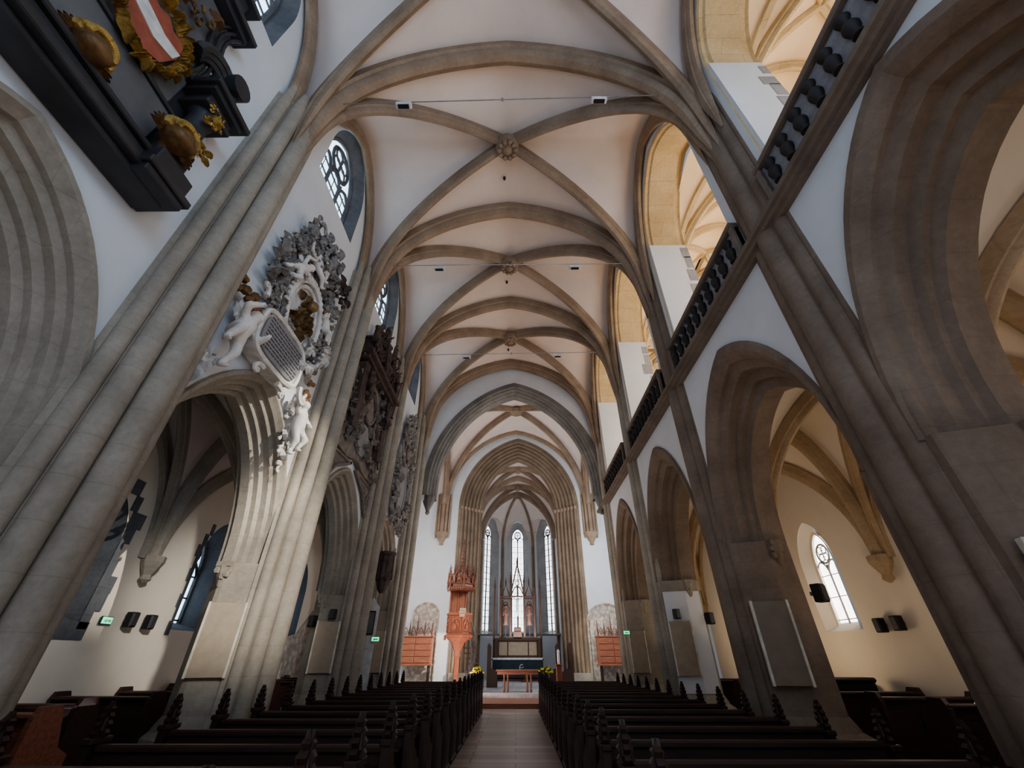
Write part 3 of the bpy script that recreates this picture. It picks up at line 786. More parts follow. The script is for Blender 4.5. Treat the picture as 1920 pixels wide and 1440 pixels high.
for y0, y1, lab in segs:
    root = thing('gallery_balustrade', lab, 'balustrade', (3.86, y0, 7.09), 0, 'gallery balustrade runs'); L = y1-y0
    p = MB(); p.box(.02,.09,0,L,0,.74); p.build('back_panel', M['rail_grey'], root)
    t = MB(); t.loft([[(x,y,z) for x,z in [(-.06,.74),(-.08,.77),(-.08,.81),(-.05,.85),(.11,.85),(.11,.74)]] for y in (0,L)]); t.build('top_rail', M['cornice'], root)
    t = MB(); t.box(-.04,.03,0,L,0,.05); t.build('bottom_rail', M['cornice'], root)
    for yy in (0,L-.1):
        e = MB(); e.bbox(-.05,.1,yy,yy+.1,.0,.74,.01); e.build('end_post', M['cornice'], root)
    n = int(L/.35); first = None
    for i in range(n):
        yb = .28+(L-.56)*i/(n-1)
        if first is None:
            b = MB(); b.lathe([(r_*.95,z_*.9) for r_,z_ in baluster_prof()], 16, (0,0,0)); first = b.build('baluster', M['rail_dark'], root, smooth=True, loc=(-.01,yb,.13))
        else:
            o = first.copy(); COL.objects.link(o); o.parent = root; o.location = (-.01,yb,.13)

# ------------------------------------------------------------------ tie rods with lamps
def rod(p0, p1, lab): 
    m = MB(); m.cyl(p0, p1, .012, 6); q = Vector(p0).lerp(Vector(p1), .5)
    m.lathe([(.02,-.03),(.03,-.03),(.03,.03),(.02,.03)], 8, tuple(q)); m.ball(p0,.03,6); m.ball(p1,.03,6)
    tag(m.build('tie_rod', M['steel'], smooth=True), lab, 'tie rod', 'thin tie rods across the nave')
rod((-3.78,4.0,11.62),(3.3,4.0,11.95),'thin steel rod across the nave under the nearest boss')
rod((-3.8,8.45,11.62),(3.6,8.45,11.66),'thin steel rod across the nave in front of the second boss')
rod((-3.8,12.9,11.58),(3.6,12.9,11.7),'thin steel rod across the nave under the third boss')
rod((CX-2.8,33.0,9.7),(CX+2.8,33.0,9.7),'thin rod spanning the apse above the tall windows')
def lamp(loc, lab):
    r = thing('spot_lamp', lab, 'lamp', loc, 0, 'white lamps on the tie rods')
    b = MB(); b.bbox(-.17,.17,-.06,.06,-.10,-.0,.012); b.box(-.02,.02,-.02,.02,0,.05); b.build('housing', M['lampwhite'], r)
    d = MB(); d.bbox(-.12,.12,-.045,.045,-.115,-.10,.004); d.build('lens', M['black'], r)
for x,y,z,l in ((-2.39,4.0,11.66,'white lamp on the nearest rod, left one'),(1.89,4.0,11.85,'white lamp on the nearest rod, right one'),(-2.29,8.45,11.6,'white lamp on the second rod, left one'),(1.88,8.45,11.63,'white lamp on the second rod, right one'),(-1.9,12.9,11.6,'small white lamp on the farthest nave rod, left one'),(1.73,12.9,11.65,'small white lamp on the farthest nave rod, right one')):
    lamp((x,y,z-.075), l)

# ------------------------------------------------------------------ things on the piers
def hpanel(sd, k, lab, z0=1.25, z1=2.28):
    pm = M['panel'] if sd < 0 or k > 2 else M['panel_brown']
    # flat panel on the chamfer facing the camera side
    X = (WL if sd < 0 else WR); s = sd
    a = Vector((X+s*.02, T[k]-.56, 0)); b = Vector((X+s*(.46 if s < 0 else .54), T[k]-.73, 0)); mid = (a+b)/2
    d = (b-a).normalized(); nrm = Vector((-d.y, d.x, 0)); 
    if nrm.y > 0: nrm = -nrm
    root = thing('wall_panel', lab, 'panel', tuple(mid+nrm*.06+Vector((0,0,z0))), math.atan2(d.y, d.x), 'flat panels on the piers')
    w = .27; h = z1-z0; m = MB(); m.bbox(-w,w,-.03,.03,0,h,.006); m.build('board', pm, root)
    for sx in (-1,1):
        m = MB(); m.bbox(sx*w-.02,sx*w+.02,-.045,.035,-.01,h+.01,.006); m.build('lit_edge', M['lit_panel_edge'], root)  # lit edge of the board added as a pale strip
hpanel(-1,2,'flat beige panel with edges painted as lit on the sunlit left pier')
hpanel(-1,3,'flat panel with pale edges on the shaded left pier beside the notice board',1.2,2.3)
hpanel(-1,4,'flat panel with pale edges on the farthest left pier',1.1,2.3)
hpanel(1,1,'panel with an edge painted as lit on the nearest right pier, at the right edge')
hpanel(1,2,'flat panel with thin edges painted as lit on the brown right pier with the loudspeaker',1.15,2.3)
hpanel(1,3,'beige panel on the whitewashed right pier',1.15,2.3)
hpanel(1,4,'flat panel with pale edges on the farthest right pier',1.1,2.3)
def speaker(loc, rz, lab, s=1.0, grp=None, name='loudspeaker'):
    r = thing(name, lab, 'loudspeaker', loc, rz, grp)
    b = MB(); b.bbox(-.08*s,.08*s,-.16*s,-.02*s,-.12*s,.12*s,.012); b.build('cabinet', M['black'], r)
    g = MB(); g.bbox(-.065*s,.065*s,-.172*s,-.158*s,-.1*s,.1*s,.005); g.build('grille', M['black_marble'], r)
    a = MB(); a.box(-.015,.015,-.03*s,.05,-.03,.03); a.build('bracket', M['steel'], r)
speaker((-XA+.04,8.56,2.09), R_(90), 'left one of two small black loudspeakers on the left aisle wall')
speaker((-XA+.04,9.02,2.08), R_(90), 'right one of two small black loudspeakers on the left aisle wall')
speaker((XA-.04,9.15,2.03), R_(-90), 'left one of two small black loudspeakers on the right aisle wall')
speaker((XA-.04,8.71,2.04), R_(-90), 'right one of two small black loudspeakers on the right aisle wall')
speaker((WR+1.12,T[2]-.62,2.42), R_(30), 'black loudspeaker on the aisle side of the brown right pier', 1.15)
speaker((WR+1.0,T[3]-.66,2.36), R_(25), 'black loudspeaker on the edge of the whitewashed pier', 1.1)
speaker((WL-.60,T[3]-.62,2.3), R_(-30), 'black loudspeaker on the left edge of the shaded left pier', 1.1)
speaker((WL-.12,T[3]-.64,2.46), R_(-22), 'black loudspeaker above the panel of the shaded left pier', .95)
speaker((WR+.18,T[3]-.66,2.46), R_(22), 'dark loudspeaker above the panel of the whitewashed pier', .95)
def exit_sign(loc, rz, lab):
    r = thing('exit_sign', lab, 'exit sign', loc, rz)
    b = MB(); b.bbox(-.12,.12,-.03,.0,-.06,.06,.006); b.build('housing', M['lead'], r)
    g = MB(); g.bbox(-.105,.105,-.038,-.028,-.05,.05,.004); fo = g.build('lit_face', M['green'], r)
    a = MB(); a.extr([(-.07,-.01),(-.02,.03),(-.02,.01),(.07,.01),(.07,-.02),(-.02,-.02),(-.02,-.04)], lambda x,z,d: (x,-.039-d,z), 0, .002); a.build('arrow', M['paper'], r)
exit_sign((-XA+.02,8.15,2.05), R_(90), 'green lit exit sign on the left aisle wall')
exit_sign((-3.9,T[3]+.54,1.95), 0, 'small green exit sign below the framed notice on the left')
exit_sign((WR-.1,T[4]-.72,2.25), 0, 'small green exit sign on the farthest right pier')
# white board with framed notice between the far left piers
r = thing('notice_board', 'tall white board with pointed top holding a black framed notice, between the left piers', 'notice board', (-4.16,T[3]+.60,0), R_(8))
b = MB(); b.extr([(-.20,0),(.20,0),(.20,2.75),(0,3.0),(-.20,2.75)], lambda x,z,d: (x,d,z), 0, .05); b.build('board', M['white_paint'], r)
f = MB(); f.bbox(-.13,.13,-.03,.0,2.05,2.65,.01); fo = f.build('frame', M['black'], r)
p = MB(); p.box(-.10,.10,-.035,-.03,2.09,2.61); p.build('sheet', M['slate'], fo)
# dark canopy corbel above the board
r = thing('carved_canopy', 'dark carved canopy on the left pier above the white notice board', 'canopy', (-3.95,T[3]+.5,3.4))
b = MB(); b.lathe([(.06,-.3),(.14,-.2),(.2,0),(.27,.1),(.27,.22),(.24,.24),(.24,.7),(.28,.74),(.28,.82),(.2,.84)], 8, (0,0,0)); b.build('body', M['brown_carving'], r)
for i in range(6):
    an = 2*PI*i/6; b = MB(); b.cyl((.24*math.cos(an),.24*math.sin(an),.05),(.24*math.cos(an),.24*math.sin(an),.95),.03,6,.01); b.build('pinnacle', M['brown_carving'], r)
# dark chest against the right aisle wall
r = thing('cabinet', 'dark rounded piano-like cabinet by the right aisle wall behind the loudspeaker pier', 'cabinet', (6.3,9.73,0))
b = MB(); b.bbox(-.5,.5,-.16,.16,0,1.12,.02); b.build('body', M['black'], r)
b = MB(); b.bbox(-.53,.53,-.18,.18,1.12,1.2,.03); b.build('lid', M['black'], r)
# ------------------------------------------------------------------ carved ornament
def leafmb(mb, p, an, L, w, lift=.12, curl=1.0, y0=0):
    """acanthus leaf in the x-z plane of a wall piece; -y is outwards"""
    n = 7; c, s = math.cos(an), math.sin(an); rows = []; a2 = 0
    x, z = p
    for i in range(n):
        t = i/(n-1); ww = w*(math.sin(PI*min(1,t*.95+.12))**.8)*(1+(.28 if i % 2 else -.18))
        bend = curl*t*t; dx, dz = math.cos(an+bend), math.sin(an+bend)
        if i: x += dx*L/(n-1); z += dz*L/(n-1)
        out = lift*math.sin(PI*t*.9)+.25*lift*t
        nx, nz = -dz, dx
        rows.append([(x+nx*ww, y0-out*.3, z+nz*ww), (x+nx*ww*.45, y0-out-.02, z+nz*ww*.45), (x, y0-out*.6, z), (x-nx*ww*.45, y0-out-.02, z-nz*ww*.45), (x-nx*ww, y0-out*.3, z-nz*ww)])
    tip = (x+math.cos(an+curl)*L*.1, y0-lift*.3, z+math.sin(an+curl)*L*.1)
    rows.append([tip]*5)
    mb.loft(rows, closed=True, caps=False)
def scroll(mb, p, an, size, turn=1, r=.05, y0=-.06, turns=1.4):
    pts = []; rad = []; n = 20; x, z = p
    for i in range(n):
        t = i/(n-1); a = an+turn*t*t*turns*2*PI; st = size/n*2.2*(1-t*.78)
        x += math.cos(a)*st; z += math.sin(a)*st; pts.append((x, y0-.1*size*t, z)); rad.append(r*(1-.55*t)+(.02*size if i > n-3 else 0))
    mb.tube(pts, rad, 6)
def ornament(mb, pts_fn, n, smin, smax, y0=-.05, depth=.18):
    for _ in range(n):
        x, z, an = pts_fn(); s_ = random.uniform(smin, smax)
        yy = y0-random.uniform(0, depth); k = random.random()
        if k < .42: leafmb(mb, (x,z), an+random.uniform(-.7,.7), s_, s_*.24, s_*.35, random.uniform(-1.6,1.6), yy)
        elif k < .80: scroll(mb, (x,z), an+random.uniform(-1,1), s_*.8, random.choice((-1,1)), s_*.11, yy-.03)
        else:
            for q in range(4): mb.ball((x+random.uniform(-.4,.4)*s_, yy-.04, z+random.uniform(-.4,.4)*s_), s_*random.uniform(.12,.22), 6)
def meta(name, balls, mat, parent, res=.045):
    """one continuous body from overlapping limb segments: balls = (a, b, ra, rb)"""
    mb = bpy.data.metaballs.new(name+'_field'); mb.resolution = res; mb.threshold = .35
    for a, b, ra, rb in balls:
        a, b = Vector(a), Vector(b); n = max(1, int((b-a).length/(min(ra,rb)*.5))+1) if (b-a).length > 1e-5 else 1
        for i in range(n):
            t = i/(n-1) if n > 1 else 0
            e = mb.elements.new(); e.co = a.lerp(b, t); e.radius = (ra+(rb-ra)*t)*1.45
    o = bpy.data.objects.new(name+'_field', mb); COL.objects.link(o); bpy.context.view_layer.update()
    me = bpy.data.meshes.new_from_object(o.evaluated_get(bpy.context.evaluated_depsgraph_get()))
    bpy.data.objects.remove(o); bpy.data.metaballs.remove(mb)
    me.materials.clear(); me.materials.append(mat)
    for p in me.polygons: p.use_smooth = True
    r = bpy.data.objects.new(name, me); COL.objects.link(r)
    if parent is not None: r.parent = parent
    return r
def putto(parent, loc, rot, s=1.0, pose=0, mat=None, wings=True):
    wings = False if s*0 else wings
    """chubby child figure, pelvis at the origin, facing -y, built once per pose"""
    mat = mat or M['skin_stucco']
    if pose == 0:   # kneeling, arms raised holding
        L = [((0,0,0),(0,-.02,.26),.135,.12),((0,-.02,.30),(0,-.03,.33),.06,.06),((0,-.04,.46),(0,-.06,.47),.105,.10),((0,-.13,.44),(0,-.14,.44),.03,.02),
             ((-.11,0,.29),(-.27,-.10,.34),.055,.045),((-.27,-.10,.34),(-.20,-.24,.46),.045,.035),((.11,0,.29),(.28,-.08,.24),.055,.045),((.28,-.08,.24),(.22,-.24,.30),.045,.035),
             ((-.07,-.02,-.03),(-.16,-.22,-.10),.085,.065),((-.16,-.22,-.10),(-.14,-.10,-.34),.06,.04),((-.14,-.10,-.34),(-.15,-.2,-.36),.04,.03),
             ((.07,-.02,-.03),(.14,-.08,-.27),.085,.06),((.14,-.08,-.27),(.16,.0,-.50),.055,.04),((.16,.0,-.50),(.17,-.1,-.52),.04,.03)]
    else:           # stretched, one arm up
        L = [((0,0,0),(.03,-.02,.27),.13,.115),((.03,-.02,.31),(.03,-.03,.34),.06,.06),((.04,-.05,.47),(.05,-.06,.47),.10,.10),((.05,-.15,.45),(.05,-.16,.45),.03,.02),
             ((-.09,0,.3),(-.22,-.05,.46),.052,.045),((-.22,-.05,.46),(-.12,-.1,.64),.042,.035),((.14,0,.29),(.24,-.1,.10),.052,.042),((.24,-.1,.10),(.12,-.2,.02),.042,.035),
             ((-.06,0,-.04),(-.10,-.08,-.30),.08,.06),((-.10,-.08,-.30),(-.14,.0,-.54),.055,.04),((-.14,0,-.54),(-.15,-.1,-.56),.038,.03),
             ((.07,0,-.04),(.16,-.12,-.24),.08,.06),((.16,-.12,-.24),(.06,-.02,-.44),.055,.04),((.06,-.02,-.44),(.05,-.12,-.46),.038,.03)]
    L = [(tuple(x*s for x in a), tuple(x*s for x in b), ra*s, rb*s) for a, b, ra, rb in L]
    o = meta('putto', L, mat, parent, .05*s); o.location = loc; o.rotation_euler = rot
    h = MB(); hc = (0 if pose == 0 else .045, -.03, .50)
    for i in range(16):
        a = 2*PI*i/16; h.ball(((hc[0]+.085*math.cos(a))*s, (hc[1]+.02+.075*math.sin(a)*(.6 if math.sin(a)<0 else 1))*s, (hc[2]+.03+.03*(i%2))*s), .035*s, 6)
    h.ball((hc[0]*s,(hc[1]+.02)*s,(hc[2]+.055)*s), .08*s, 8); h.build('hair', M['hair'] if mat is M['skin_stucco'] else mat, o, smooth=True)
    if wings:
        w = MB()
        for sg in (-1,1):
            for q in range(4): leafmb(w, (sg*.06*s,.26*s), PI/2-sg*(.5+.35*q), (.34-.04*q)*s, .06*s, .03*s, 0, .08*s)
        w.build('wings', mat, o)
    return o
def ellipse_ring(mb, cx, cz, a, b, y, r, n=36, wob=0):
    pts = [(cx+a*math.cos(2*PI*i/n)*(1+wob*math.cos(8*PI*i/n)), y, cz+b*math.sin(2*PI*i/n)*(1+wob*math.cos(8*PI*i/n))) for i in range(n+1)]
    mb.tube(pts, r, 6)
def plate(mb, pts, y0, y1): mb.extr(pts, lambda a,c,d: (a,d,c), y0, y1)
RL = R_(90)

# ---- white stucco cartouche -----------------------------------------
root = thing('cartouche_monument', 'large white and grey stucco cartouche with cherubs above the first left arch', 'monument', (WL+.015, 6.15, 0), RL)
cz = 7.55
def ring_pts():
    a = random.uniform(0, 2*PI); t = random.uniform(.58, 1.0)
    A, Bz = 1.22, 1.62
    return (A*t*math.cos(a)+.05, cz+.25+Bz*t*math.sin(a), a+random.choice((.9,-.9))*.8)
o = MB(); plate(o, [(1.02*math.cos(2*PI*i/28)+.04, cz+.2+1.35*math.sin(2*PI*i/28)) for i in range(28)], 0, -.10); o.build('backing', M['stucco_grey'], root)
o = MB(); ornament(o, ring_pts, 430, .15, .34); o.build('acanthus_foliage', M['stucco_grey'], root, smooth=True)
o = MB(); ornament(o, lambda: (random.uniform(-.75,.7), random.uniform(8.7,9.45), PI/2+random.uniform(-.8,.8)), 120, .2, .4, -.1, .3); o.build('crest_foliage', M['stucco_grey'], root, smooth=True)
o = MB(); ornament(o, lambda: (lambda a: (1.02*math.cos(a)+.05, cz-.2+1.05*math.sin(a)*.9, a))(random.uniform(-PI*.5,0)), 45, .15, .3, -.2, .15); o.build('lower_garland', M['stucco'], root, smooth=True)
o = MB()
for a_, b_, y_, r_ in ((.50,.74,-.16,.05),(.62,.88,-.20,.07),(.78,1.05,-.14,.05)): ellipse_ring(o, .1, cz-.15, a_, b_, y_, r_)
for i in range(40):
    a = 2*PI*i/40; o.ball((.1+.70*math.cos(a), -.2, cz-.15+.96*math.sin(a)), .055, 6)
o.build('oval_frame', M['stucco'], root, smooth=True)
o = MB(); plate(o, [(.1+.5*math.cos(2*PI*i/24), cz-.15+.74*math.sin(2*PI*i/24)) for i in range(24)], -.08, -.13); o.build('oval_field', M['white_paint'], root)
o = MB()
for i in range(34): leafmb(o, (.1+random.uniform(-.26,.26), cz-.15+random.uniform(-.42,.4)), random.uniform(0,2*PI), random.uniform(.18,.32), .05, .12, random.uniform(-2,2), -.14)
o.ball((.12,-.3,cz+.15), .13, 8); o.build('central_relief', M['gilt_relief'], root, smooth=True)
# dark crown ornament right of the crest
o = MB(); ornament(o, lambda: (random.uniform(.75,1.1), random.uniform(8.75,9.2), random.uniform(0,PI)), 26, .18, .3, -.25, .15); o.build('dark_crown', M['brown_carving'], root, smooth=True)
# inscription tablet in a scrolled border
tz, tw, th = 6.2, .68, .38
TX = -.3
tp = [(TX+tw*math.copysign(abs(math.cos(a))**.55, math.cos(a))*(1-.06*math.cos(2*a))+.0, tz+th*math.copysign(abs(math.sin(a))**.7, math.sin(a))) for a in [2*PI*i/32 for i in range(32)]]
o = MB(); plate(o, [(TX+(x-TX)*1.18, tz+(z-tz)*1.28) for x, z in tp], -.05, -.30); o.build('tablet_mount', M['stucco'], root)
o = MB(); plate(o, tp, -.30, -.34); tb = o.build('inscription_tablet', M['tablet'], root)
o = MB()
for r in range(9):
    z = tz+th*.78-r*th*.19; x = -tw*.82
    while x < tw*.8:
        l = random.uniform(.04,.13)
        if abs(z-tz) < th*.9: o.box(TX+x, TX+x+l, -.345, -.339, z-.012, z+.012)
        x += l+.025
o.build('inscription', M['ink'], tb)
o = MB(); o.tube([(TX+(x-TX)*1.16, -.32, tz+(z-tz)*1.24) for x, z in tp+tp[:1]], .05, 6)
for sx in (-1,1):
    scroll(o, (TX+sx*.95, tz-.15), -PI/2, .5, sx, .06, -.3); scroll(o, (TX+sx*.85, tz+.48), PI/2, .35, -sx, .05, -.3); scroll(o, (TX+sx*.2, tz-.58), 0 if sx>0 else PI, .4, -sx, .05, -.3)
o.build('tablet_border', M['stucco'], root, smooth=True)
for (x,z,ry,sc,po,nm) in ((-1.32,5.72,.35,1.15,0,''),(1.1,5.35,-.2,1.0,1,''),(-.62,8.05,.6,.9,1,''),(.92,7.75,-.5,.75,0,''),(-.1,8.75,-1.1,.85,1,'')):
    p = putto(root, (x,-.24,z), (0,ry,0), sc, po)
    p['label'] = 'white stucco cherub'
o = MB()
ornament(o, lambda: (random.uniform(-1.75,-1.2), random.uniform(4.85,5.4), -PI*.6), 14, .2, .35, -.03, .08)
ornament(o, lambda: (random.uniform(.85,1.3), random.uniform(4.5,5.9), -PI/2), 22, .18, .3, -.03, .08)
o.build('spandrel_sprays', M['stucco'], root, smooth=True)
o = MB()
for i in range(14): o.ball((-1.35+random.uniform(-.35,.35), -.2, 6.45+random.uniform(-.2,.2)), random.uniform(.05,.1), 6)
for i in range(10): o.ball((1.1+random.uniform(-.1,.1), -.22, 6.2+random.uniform(-.35,.35)), random.uniform(.05,.08), 6)
o.build('painted_fruit', M['dark_gilt'], root, smooth=True)

# ---- brown epitaph with figures --------------------------------------
root = thing('carved_epitaph', 'tall brown carved epitaph with projecting cornice and figures, second monument on the left wall', 'monument', (WL+.015, 10.75, 0), RL)
o = MB(); plate(o, [(-1.45,6.0),(-.75,5.95),(0,6.15),(.75,5.95),(1.45,6.0),(1.35,8.4),(1.1,8.9),(-1.1,8.9),(-1.35,8.4)], 0, -.14); o.build('back_panel', M['brown_grey'], root)
o = MB()
for sx in (-1,1):
    o.tube([(sx*.0,-.2,8.35),(sx*1.2,-.22,6.9)], .09, 6)
    o.bbox(min(sx*1.0,sx*1.3),max(sx*1.0,sx*1.3),-.35,-.1,6.6,8.7,.03)
o.build('pilasters', M['brown_carving'], root)
o = MB(); plate(o, [(.42*math.cos(2*PI*i/8+.39), 6.75+.5*math.sin(2*PI*i/8+.39)) for i in range(8)], -.14, -.2); o.build('inscription_tablet', M['tablet'], root)
for cx, cz_, a_ in ((.0,7.9,.42),(-.75,7.35,.24),(.78,7.35,.24)):
    o = MB(); plate(o, [(cx+a_*math.cos(2*PI*i/20), cz_+a_*1.35*math.sin(2*PI*i/20)) for i in range(20)], -.12, -.22); ellipse_ring(o, cx, cz_, a_, a_*1.35, -.22, .05); o.build('oval_medallion', M['brown_grey'], root, smooth=True)
o = MB(); ornament(o, lambda: (random.choice((-1,1))*random.uniform(.25,1.4), random.uniform(6.2,8.8), random.uniform(0,2*PI)), 150, .18, .4, -.12, .12); o.build('relief_carving', M['brown_grey'], root, smooth=True)
o = MB(); 
for z0, z1, w_, d_ in ((8.75,8.85,1.45,.42),(8.85,8.97,1.6,.55),(8.97,9.05,1.5,.48),(9.7,9.8,1.15,.38)): o.bbox(-w_,w_,-d_,0,z0,z1,.02)
for sx in (-1,1): o.bbox(min(sx*.8,sx*1.1),max(sx*.8,sx*1.1),-.34,0,9.0,9.75,.03)
o.build('cornice', M['brown_carving'], root)
o = MB(); ornament(o, lambda: (random.uniform(-1.15,1.15), random.uniform(9.05,10.2), random.uniform(0,PI)), 110, .2, .42, -.12, .3); o.build('crowning_carving', M['brown_carving'], root, smooth=True)
for x, z, sc in ((-1.2,9.55,.85),(1.25,9.55,.85),(0,9.6,1.1),(-.5,10.25,.75),(.55,10.25,.75),(-.9,8.1,.8),(1.05,8.1,.8)):
    putto(root, (x,-.38,z), (0,random.uniform(-.4,.4),0), sc, random.choice((0,1)), M['brown_carving'], False)
o = MB()
for a_, b2 in (((1.3,-.45,8.3),(1.5,-.5,9.7)),((-.2,-.5,9.2),(-.5,-.5,10.5)),((.9,-.3,7.0),(1.35,-.3,6.4))): o.cyl(a_, b2, .025, 5)
o.build('staffs', M['brown_carving'], root)
# carved triangular spandrel frames below
for sx in (-1,1):
    o = MB(); P3 = [(sx*.25,5.95),(sx*2.0,5.85),(sx*1.85,3.75),(sx*1.70,4.9),(sx*1.1,5.55)]
    plate(o, P3, 0, -.07); o.tube([(x,-.08,z) for x,z in P3+P3[:1]], .05, 5); ellipse_ring(o, sx*1.62, 5.45, .2, .2, -.09, .04); scroll(o, (sx*1.1,5.75), 0 if sx>0 else PI, .3, -sx, .035)
    o.build('spandrel_panel', M['brown_grey'], root)

# ---- grey stucco epitaph ----------------------------------------------
root = thing('stucco_epitaph', 'tall narrow grey stucco epitaph with leafy border, farthest monument on the left wall', 'monument', (WL+.015, 15.55, 0), RL)
o = MB(); plate(o, [(.95*math.cos(2*PI*i/28)*(1-.25*math.sin(2*PI*i/28)), 7.6+2.0*math.sin(2*PI*i/28)) for i in range(28)], 0, -.08); o.build('backing', M['tablet'], root)
def gp():
    a = random.uniform(0,2*PI); t = random.uniform(.72,1.12); return (1.0*t*math.cos(a)*(1-.25*math.sin(a)), 7.7+2.15*t*math.sin(a), a+1.2)
o = MB(); ornament(o, gp, 190, .22, .44, -.06, .2); o.build('leaf_border', M['stucco_grey'], root, smooth=True)
o = MB(); plate(o, [(.5*math.cos(2*PI*i/20), 6.9+.75*math.sin(2*PI*i/20)) for i in range(20)], -.08, -.16); ellipse_ring(o, 0,6.9,.52,.78,-.16,.05); o.build('inscription_tablet', M['tablet'], root)
o = MB(); ellipse_ring(o, 0, 8.5, .35, .5, -.15, .06); o.ball((0,-.2,8.5), .2, 8, 1,.6,1.4); o.build('oval_portrait', M['brown_grey'], root, smooth=True)
putto(root, (0,-.25,9.75), (0,.1,0), .9, 1, M['stucco_grey'])
putto(root, (.85,-.2,6.1), (0,-.2,0), .8, 0, M['stucco_grey'])

# ---- black and gilt epitaph -------------------------------------------
root = thing('black_epitaph', 'huge black and grey epitaph with gilded coat of arms at the upper left', 'monument', (WL+.006, 1.45, 0), RL)
def slab(nm, x0,x1,d,z0,z1,mat,b=.02):
    o = MB(); o.bbox(x0,x1,-d,0,z0,z1,b); return o.build(nm, mat, root)
o = MB()
for z0,z1,w_,d_ in ((5.98,6.06,1.42,.36),(6.06,6.16,1.50,.46),(6.16,6.24,1.42,.40),(6.24,6.42,1.34,.30),(6.42,6.50,1.40,.36)): o.bbox(-w_,w_,-d_,0,z0,z1,.015)
for sx in (-1,1):
    for z0,z1,e in ((6.0,6.1,.06),(6.1,6.2,.10),(6.2,6.5,.03)): o.bbox(sx*1.2-.22-e,sx*1.2+.22+e,-.48-e,0,z0,z1,.015)
o.build('base_ledge', M['black_marble'], root)
slab('inscription_slab', -.98,.98,.16,6.5,7.35,M['slate'],.03)
o = MB(); o.tube([(-.98,-.18,7.35),(.98,-.18,7.35)],.035,6); o.tube([(-.98,-.18,6.56),(-.6,-.2,6.62),(-.5,-.2,6.56),(.5,-.2,6.56),(.6,-.2,6.62),(.98,-.18,6.56)],.03,6); o.build('slab_moulding', M['black_marble'], root)
slab('upper_field', -.9,.9,.12,7.4,9.7,M['slate'],.03)
slab('back_board', -1.42,1.42,.06,6.3,8.1,M['black_marble'],.02)
for sx in (-1,1):
    slab('pedestal', sx*1.2-.2, sx*1.2+.2, .34, 6.5,7.05, M['black_marble'])
    o = MB(); o.lathe([(.17,0),(.19,.06),(.14,.12),(.14,.6),(.17,.65),(.19,.71)], 14, (sx*1.2,-.24,7.05)); o.build('column', M['black_marble'], root, smooth=True)
    o = MB()
    for z0,z1,e in ((7.76,7.84,.03),(7.84,7.98,.0),(7.98,8.06,.09),(8.06,8.16,.15)): o.bbox(sx*1.2-.22-e,sx*1.2+.22+e,-.44-e,0,z0,z1,.012)
    o.build('entablature_block', M['black_marble'], root)
    o = MB(); 
    for i in range(3): o.tube([(sx*(.95+.36*math.cos(t)*(1-.14*i)),-.3+.05*i,8.4+.42*math.sin(t)*(1-.14*i)) for t in [PI*.0+PI*q/10 for q in range(11)]], .07, 6)
    o.lathe([(.01,-.2),(.18,-.2),(.18,.2),(.01,.2)], 14, (0,0,0)); o.v = [(x,y,z) if i < len(o.v)-56 else (sx*1.2+x,-.25+z,8.75+y) for i,(x,y,z) in enumerate(o.v)]
    o.build('volute', M['black_marble'], root, smooth=True)
    o = MB(); ornament(o, lambda: (sx*1.2+random.uniform(-.12,.12), random.uniform(7.5,7.85), random.uniform(0,2*PI)), 34, .06, .14, -.42, .05); o.build('gilt_capital', M['gold'], root, smooth=True)
    o = MB(); ornament(o, lambda: (sx*1.2+random.uniform(-.14,.14), random.uniform(6.95,7.2), random.uniform(0,2*PI)), 34, .06, .15, -.4, .05); o.build('gilt_spray', M['gold'], root, smooth=True)
    # curved side mouldings
    for i in range(3): 
        o = MB(); o.tube([(sx*(.72+.09*i+.1*math.sin(t*2)),-.16-.03*i,8.05+t*1.5/PI*1.1) for t in [PI*q/12 for q in range(13)]], .03, 5); o.build('curved_moulding', M['black_marble'], root, smooth=True)
def cherub(x, z, d=.42, s=1.0):
    L = [((x,-d,z),(x,-d-.02,z+.03),.19*s,.19*s),((x,-d-.18*s,z-.01),(x,-d-.20*s,z-.01),.035*s,.025*s),((x-.09*s,-d-.12*s,z-.06*s),(x+.09*s,-d-.12*s,z-.06*s),.07*s,.07*s),((x,-d+.05,z-.12*s),(x,-d+.12,z-.17*s),.06*s,.06*s),((x,-d-.08*s,z-.1*s),(x,-d-.08*s,z-.11*s),.045*s,.04*s)]
    h = meta('cherub_head', L, M['dark_gilt'], root, .04)
    o = MB()
    for i in range(18):
        a = PI*i/17; o.ball((x+.19*s*math.cos(a),-d+.0,z+.05+.18*s*math.sin(a)), .065*s, 6); o.ball((x+.15*s*math.cos(a),-d-.08*s,z+.08+.15*s*math.sin(a)), .05*s, 6)
    o.build('hair', M['gold'], h, smooth=True)
    o = MB()
    for sg in (-1,1):
        for q in range(5): leafmb(o, (x+sg*.08*s, z-.06), (0 if sg>0 else PI)+sg*(.9-.28*q), .24*s, .035, .04, .3*sg, -d+.06)
    o.build('wings', M['dark_gilt'], h)
cherub(-1.05,6.85,.42,1.0); cherub(1.05,6.85,.42,1.0); cherub(.05,6.6,.34,.9)
